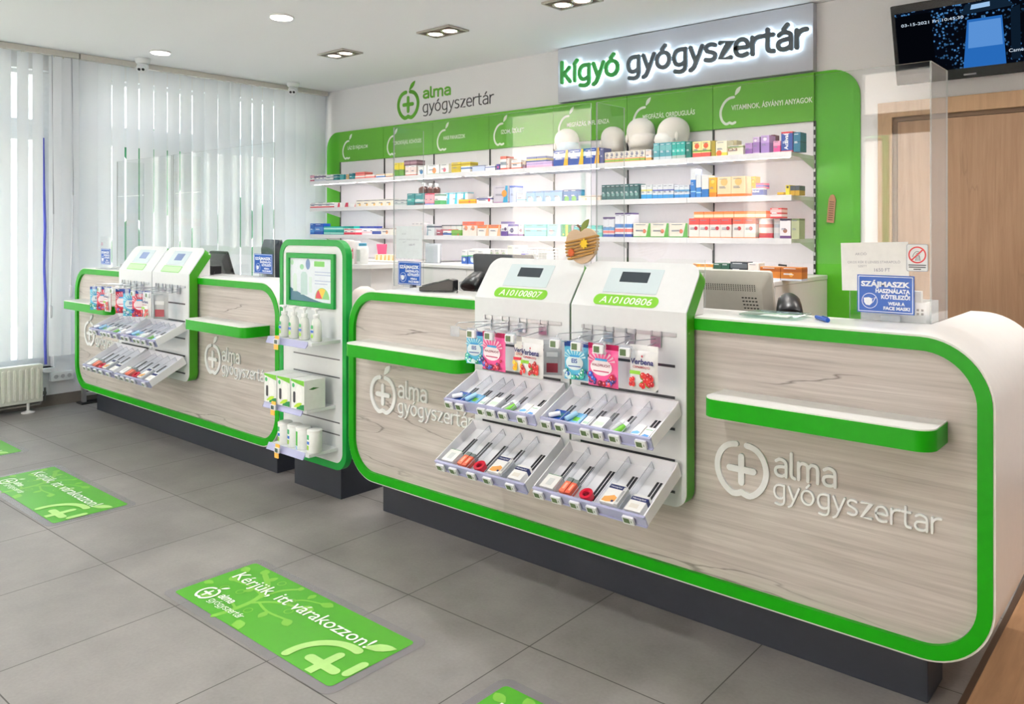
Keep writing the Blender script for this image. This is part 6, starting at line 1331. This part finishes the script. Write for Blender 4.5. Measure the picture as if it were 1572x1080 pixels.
def monitor(x, y, z, w, h, az, tilt, m, label, vents=False, dk=None):
    t = thing('monitor', (x, y, z), label, 'monitor', rot=(0, 0, az))
    T = Matrix.Translation((0, 0, .06)) @ Matrix.Rotation(tilt, 4, 'X')
    mb = MB(); o = rrect(-w/2, w/2, 0, h, .012, 3); n = len(o)
    i_ = rrect(-w/2+.03, w/2-.03, .04, h-.05, .02, 3)
    # back (facing -y) bulges, front (screen) faces +y
    V = [(a, 0, b) for a, b in o]+[(a, -.018, b) for a, b in o]+[(a, -.05, b) for a, b in i_]
    F = [(k, (k+1) % n, n+(k+1) % n, n+k) for k in range(n)]+[(n+k, n+(k+1) % n, 2*n+(k+1) % n, 2*n+k) for k in range(n)]+[tuple(range(2*n, 3*n))]+[tuple(range(n-1, -1, -1))]
    mb.add([T @ Vector(p) for p in V], F); mb.obj('casing', m, t)
    mb = MB().box(-w/2+.015, w/2-.015, .0005, .002, .018, h-.018); mb.v = [T @ v for v in mb.v]; mb.obj('screen', mat('1a1c22', .15, name='dark_screen'), t)
    if vents:
        VT = mat('3a3834', .7, name='vent_holes'); mb = MB()
        for j in range(4):
            for k in range(26): mb.prism(circle(-w/2+.05+k*.0095, h-.068+j*.007-.0, .0022, n=6), -.0515, -.0495)
        for j in range(10):
            for k in range(5): mb.prism(rrect(w*.17+k*.013+j*.002, w*.17+k*.013+.009+j*.002, h-.100-j*.014, h-.095-j*.014, .002, 2), -.0515, -.0495)
        mb.v = [T @ v for v in mb.v]; mb.obj('vent_holes', VT, t)
        mb = MB()
        for k in range(17): mb.box(w/2-.0005, w/2+.0008, -.012, -.006, .02+k*.014, .027+k*.014)
        mb.v = [T @ v for v in mb.v]; mb.obj('side_vents', VT, t)
        mb = MB().prism(rrect(-w/2+.05, w*.08, .045, .135, .004, 2), -.053, -.0495); mb.v = [T @ v for v in mb.v]; mb.obj('rear_cover', mat('b9b5ab', .45, name='monitor_cover'), t)
    MB().tube([(0, -.03, .01), (0, -.035, .06+h*.35)], .022, 10).obj('stand_neck', m, t)
    MB().prism(circle(0, -.02, .10, .07, n=24), 0, .012, 'xy').obj('stand_foot', m, t)
    return t
TAUPE = mat('c3bfb5', .42, name='grey_beige_monitor', var=.02)
monitor(-1.47, 3.0, .766, .345, .415, radians(4), radians(14), TAUPE, 'grey beige monitor seen from behind, right of the number panels', True)
monitor(-2.72, 3.0, .766, .40, .44, radians(0), radians(8), DGREY, 'dark grey monitor seen from behind, above the left number panel')
monitor(-5.40, 3.0, .766, .32, .42, radians(-8), radians(16), BLACK, 'black monitor turned sideways on the farther counter')
monitor(-4.84, 3.0, .766, .34, .49, radians(-14), radians(4), mat('2a323c', .4, name='blue_grey_monitor'), 'dark monitor half hidden behind the totem')
# glass coin dish
t = thing('coin_dish', (-1.13, 2.57, ZT_), 'square clear glass coin dish on the front counter by the scanner', 'dish', rot=(0, 0, radians(2)))
DG = clear('dish_glass', 'dff0ea', body=.10, bodycol='d8ece4')
mb = MB(); a = rrect(-.10, .10, -.085, .085, .02, 4); b = rrect(-.075, .075, -.06, .06, .03, 4); n = len(a)
V = [(p[0], p[1], .012) for p in a]+[(p[0], p[1], .003) for p in b]+[(p[0], p[1], .008) for p in a]+[(p[0]*.96, p[1]*.96, 0) for p in b]
mb.add(V, [(k, (k+1) % n, n+(k+1) % n, n+k) for k in range(n)]+[tuple(range(n, 2*n))]+[(2*n+k, 2*n+(k+1) % n, 3*n+(k+1) % n, 3*n+k) for k in range(n)]+[tuple(range(3*n, 4*n))]+[(k, (k+1) % n, 2*n+(k+1) % n, 2*n+k) for k in range(n)])
mb.obj('dish', DG, t); MB().prism(rrect(-.05, .05, -.035, .035, .004, 3), .0035, .004, 'xy').obj('insert', mat('eaf2ee', .4, name='dish_insert'), t)
t = thing('pen', (-.965, 2.56, ZT_), 'blue ballpoint pen lying on the front counter top', 'pen', rot=(0, 0, radians(-48)))
MB().tube([(-.05, 0, .007), (.045, 0, .007)], [.0065, .0075], 12).obj('barrel', mat('1f58c0', .3, name='pen_blue'), t); MB().tube([(-.05, 0, .007), (-.066, 0, .007)], [.006, .0015], 12).obj('tip', mat('c8ccd4', .3, .6, name='pen_tip'), t)
MB().box(.0, .044, -.002, .002, .0145, .0165).obj('clip', mat('1a4aa8', .3, name='pen_clip'), t)
# paper basket behind the right screen
t = thing('paper_basket', (-.80, 2.80, ZT_), 'white perforated basket of papers behind the blue sign at the right end', 'basket')
t.location = (-.79, 2.78, .7662)
mb = MB(); mb.ring([(-.89, 2.71), (-.69, 2.71), (-.69, 2.86), (-.89, 2.86)], [(-.884, 2.716), (-.696, 2.716), (-.696, 2.854), (-.884, 2.854)], .7662, 1.155, 'xy'); mb.box(-.884, -.696, 2.716, 2.854, .7662, .78); mb.obj('basket_body', mat('eef0f2', .5, name='basket_white'), t)
mb = MB()
for j in range(2):
    for k in range(14): mb.box(-.88+k*.0135, -.873+k*.0135, 2.7085, 2.7102, 1.128-j*.012, 1.135-j*.012)
mb.obj('holes', mat('7a7a7e', .6, name='hole_grey'), t)
for k in range(3): tag(MB().box(-.875, -.71-.01*k, 2.73+.03*k, 2.75+.03*k, .7805, 1.19-.012*k).obj('paper_stack', mat(('dcdcd8', 'eceae6', 'cfd2d4')[k], .7, name='stack_'+str(k))), ('front sheaf of papers in the white basket at the right end', 'middle sheaf of papers in the white basket at the right end', 'rear sheaf of papers in the white basket at the right end')[k], 'papers')
# wooden apple decoration wedged between the two number panels
t = thing('wooden_apple', (-1.842, 2.43, 1.255), 'wooden apple ornament wound with twine, yellow and orange stars, between the number panels', 'decoration', rot=(radians(-4), radians(-3), 0))
AP = wood('pale_birch', 'b79a7a', 'd8c2a6', '7a5c40', 0, 18, .2)
pts = smooth([(.0, .0), (-.03, .012), (-.062, .045), (-.074, .085), (-.062, .120), (-.03, .134), (-.004, .124), (.025, .136), (.06, .122), (.074, .085), (.064, .04), (.034, .010), (.0, .0)], 4)[:-1]
MB().prism(pts, -.006, .006).obj('apple_board', AP, t)
TW = mat('b48a4c', .8, name='twine', bump=.4, scale=300)
mb = MB()
for k in range(6):
    z = .030+k*.0125; hw = .073*sqrt(max(.05, 1-((z-.078)/.085)**2)); hw = min(hw, .072); zl, zr = z-.008, z+.012
    mb.tube([(-hw, -.0085, zl), (-hw*.3, -.0115, z-.002), (hw*.3, -.0115, z+.004), (hw, -.0085, zr), (hw, .0085, zr), (0, .0105, z+.002), (-hw, .0085, zl), (-hw, -.0085, zl)], .0048, 7)
mb.obj('twine_windings', TW, t)
def star(cx, cz, r, m, nm):
    MB().prism([(cx+(r if k % 2 == 0 else r*.62)*cos(pi*k/8), cz+(r if k % 2 == 0 else r*.62)*sin(pi*k/8)) for k in range(16)], -.0185, -.0155).obj(nm, m, t)
star(.022, .076, .021, mat('e8c21e', .6, name='felt_yellow'), 'yellow_star'); star(-.040, .044, .019, mat('c85a1e', .6, name='felt_orange'), 'orange_star')
mb = MB(); mb.tube([(-.004, 0, .122), (-.010, 0, .140), (-.022, 0, .150)], [.004, .004, .005], 8); mb.obj('stalk', mat('6a4a30', .7, name='stalk_brown'), t)
MB().prism(leaf_pts(-.004, .124, .032, .170, .026), -.003, .003).obj('leaf', mat('7a8a3a', .6, name='olive_leaf'), t)
# side table with white packs behind the totem
t = thing('side_table', (-4.30, 3.36, 0), 'white round fronted side table behind the totem', 'table')
MB().prism(rrect(-4.52, -4.165, 3.22, 3.5, (.02, .10, .02, .02), 8), 1.128, 1.155, 'xy').obj('table_top', WHITE, t)
MB().box(-4.50, -4.24, 3.30, 3.48, 0, 1.128).obj('table_base', CAB, t)
for k, (x, y, w, h, lab, col) in enumerate([(-4.435, 3.26, .055, .158, 'tall white pack with red marks, left one on the side table behind the totem', 'efe9e6'), (-4.375, 3.27, .05, .150, 'tall white pack with red marks, middle one on the side table behind the totem', 'f2ecea')]):
    p = thing('white_pack', (x, y, 1.1555), lab, 'pack', 'white packs on the side table')
    MB().box(x-w/2, x+w/2, y-.02, y+.03, 1.1556, 1.1556+h).obj('pack_body', mat(col, .5, name='pack_'+col), p, bevel=.003)
    MB().box(x+.006, x+.012, y-.0206, y-.02, 1.19, 1.26).box(x-.004, x+.004, y-.0206, y-.02, 1.235, 1.25).obj('red_marks', mat('b8404a', .5, name='red_mark'), p)
p = thing('white_jar', (-4.30, 3.28, 1.1555), 'white jar with blue lid on the side table behind the totem', 'jar')
MB().lathe([(.034, 0), (.036, .004), (.036, .105), (.03, .118)], (-4.30, 3.28, 1.1556), 20).obj('jar_body', mat('eef0ee', .4, name='jar_white'), p); MB().lathe([(.026, .118), (.026, .135), (.02, .138)], (-4.30, 3.28, 1.1556), 20).obj('lid', mat('4a90b0', .4, name='jar_lid'), p)
MB().box(-4.318, -4.285, 3.2435, 3.2442, 1.175, 1.25).obj('label', mat('b9c8bc', .5, name='jar_label'), p)
p = thing('carrier_bag', (-4.22, 3.05, .80), 'pale printed carrier bag slumped behind the totem under the side table', 'bag')
p.location = (-3.98, 3.05, .7)
mb = MB(); mb.lathe([(.10, 0), (.13, .06), (.135, .18), (.115, .27), (.075, .325), (.03, .345)], (-3.98, 3.05, .69), 20, sy=.7); mb.obj('bag_body', mat('d9cec6', .6, name='bag_beige', bump=.4, scale=20), p, angle=80)
tag(MB().box(-4.15, -3.85, 2.93, 3.2, 0, .6895).obj('stool', CAB), 'low white box behind the totem carrying the pale bag', 'box')

# ================================================================== FLOOR STICKERS
SG = mat('4ba023', .35, name='sticker_green', var=.02); SLT = mat('78b840', .4, name='sticker_light_green'); SPL = mat('a6d27c', .4, name='sticker_pale_green'); SWH = mat('eef6ea', .4, name='sticker_print_white')
FILM = clear('sticker_film', 'f2f0f4', body=.45, bodycol='a09da0', rough=.25)
def floor_sticker(x, y, label, full=True):
    w, h = 1.0, .34; t = thing('floor_sticker', (x, y, 0), label, 'floor sticker')
    z = .002; cl = lambda P: [(min(max(a, .004), w-.004), min(max(b, .004), h-.004)) for a, b in P]
    def lay(pts, k, m, nm): return MB().prism([(x+a, y+b) for a, b in pts], z+k*.0002, z+k*.0002+.00018, 'xy').obj(nm, m, t, smooth_=False)
    MB().flat(rrect(x-.035, x+w+.035, y-.035, y+h+.035, .04, 6), .0014, 'xy').obj('clear_margin', FILM, t, smooth_=False)
    lay(rrect(0, w, 0, h, .018, 4), 0, SG, 'green_sheet')
    # apple tree pattern
    mb = MB()
    for br, sw in [([(.30, 0), (.31, .08), (.30, .17), (.24, .25), (.14, .30)], .022), ([(.305, .13), (.38, .20), (.48, .23)], .014), ([(.30, .17), (.31, .26), (.35, .31)], .013), ([(.28, .20), (.19, .21), (.10, .20)], .011), ([(.33, .16), (.42, .14), (.52, .15)], .010), ([(.31, .08), (.22, .10), (.15, .08)], .010), ([(.40, .205), (.44, .27), (.52, .30)], .008)]:
        zz = z+.0003+len(mb.f)*1e-6; mb.stroke([(x+a, y+b) for a, b in smooth(br, 4)], sw, zz, zz+.0001, 'xy')
    mb.obj('tree_print', SLT, t, smooth_=False)
    random.seed(3); mb = MB()
    for (a, b, an, l) in [(.14, .30, 2.4, .06), (.10, .20, 3.0, .055), (.48, .23, .3, .07), (.35, .31, 1.2, .05), (.52, .15, -.4, .06), (.15, .08, 3.6, .06), (.52, .30, .2, .06), (.20, .27, 1.5, .05), (.42, .14, -1.2, .05), (.40, .04, -.6, .075), (.22, .21, 4.4, .045), (.06, .27, 2.8, .06), (.05, .13, 3.3, .05), (.45, .29, 1.6, .045)]:
        P = leaf_pts(a, b, a+l*cos(an), min(b+l*sin(an), h-.01), l*.7); zz = z+.0009+len(mb.f)*2e-6; mb.prism([(x+p, y+q_) for p, q_ in cl(P)], zz, zz+.00005, 'xy')
    mb.obj('leaf_print', SLT, t, smooth_=False)
    mb = MB()
    for (a, b) in [(.20, .16), (.42, .24), (.36, .10), (.26, .30), (.12, .14), (.48, .19)]: mb.ring([(x+p, y+q_) for p, q_ in circle(a, b, .018, n=18)], [(x+p, y+q_) for p, q_ in circle(a, b, .014, n=18)], z+.0014, z+.00145, 'xy')
    mb.obj('fruit_print', SLT, t, smooth_=False)
    text_obj('lettering', 'Kérjük, itt várakozzon!', SWH, t, x+.055, 0, 0, w=.845, h=.062, T=Matrix.Translation((0, y+.205, z+.0024)), bold=.004)
    sm = MB(); lx, lz = .115, .075
    apple_ring(sm, lx, lz, .042, .042, .010, 0, .0001); plus(sm, lx, lz, .020, .010, -.00002, .0001); sm.prism(leaf_pts(lx+.008, lz+.050, lx+.032, lz+.074, .014), 0, .0001)
    word(sm, 'alma', lx+.060, lz+.008, .085, .022, .0052, 0, .0001); word(sm, 'gyógyszertár', lx+.060, lz-.030, .215, .019, .003, 0, .0001)
    sm.v = [Vector((x+v.x, y+v.z, z+.0024-v.y)) for v in sm.v]; sm.obj('logo_print', SWH, t, smooth_=False)
    bg_ = MB(); cx, cy, R = .875, .045, .150
    bg_.stroke([(x+cx+R*cos(radians(a)), y+max(.018, cy+R*.92*sin(radians(a)))) for a in range(188, 74, -6)], .034, z+.0018, z+.0019, 'xy')
    bg_.stroke([(x+min(.98, cx+R*cos(radians(a))), y+max(.018, cy+R*.92*sin(radians(a)))) for a in range(44, 10, -6)], .034, z+.0018, z+.0019, 'xy')
    q_ = MB(); plus(q_, 0, 0, .066, .036, z+.00185, z+.00195); bg_.add([(x+cx+v.x, y+max(.006, cy+.015+v.z), v.y) for v in q_.v], q_.f)
    P = leaf_pts(cx+.020, cy+.165, cx+.115, cy+.225, .05); bg_.prism([(x+p, y+q_) for p, q_ in cl(P)], z+.0018, z+.0019, 'xy')
    bg_.obj('apple_print', SPL, t, smooth_=False)
floor_sticker(-3.052, 1.442, 'green waiting sticker on the floor, large one in the foreground')
floor_sticker(-5.190, 1.410, 'green waiting sticker on the floor, second from the left')
floor_sticker(-6.700, 1.405, 'green waiting sticker on the floor, cut off at the left edge')
floor_sticker(-1.650, 1.452, 'green waiting sticker on the floor, cut off at the bottom edge')
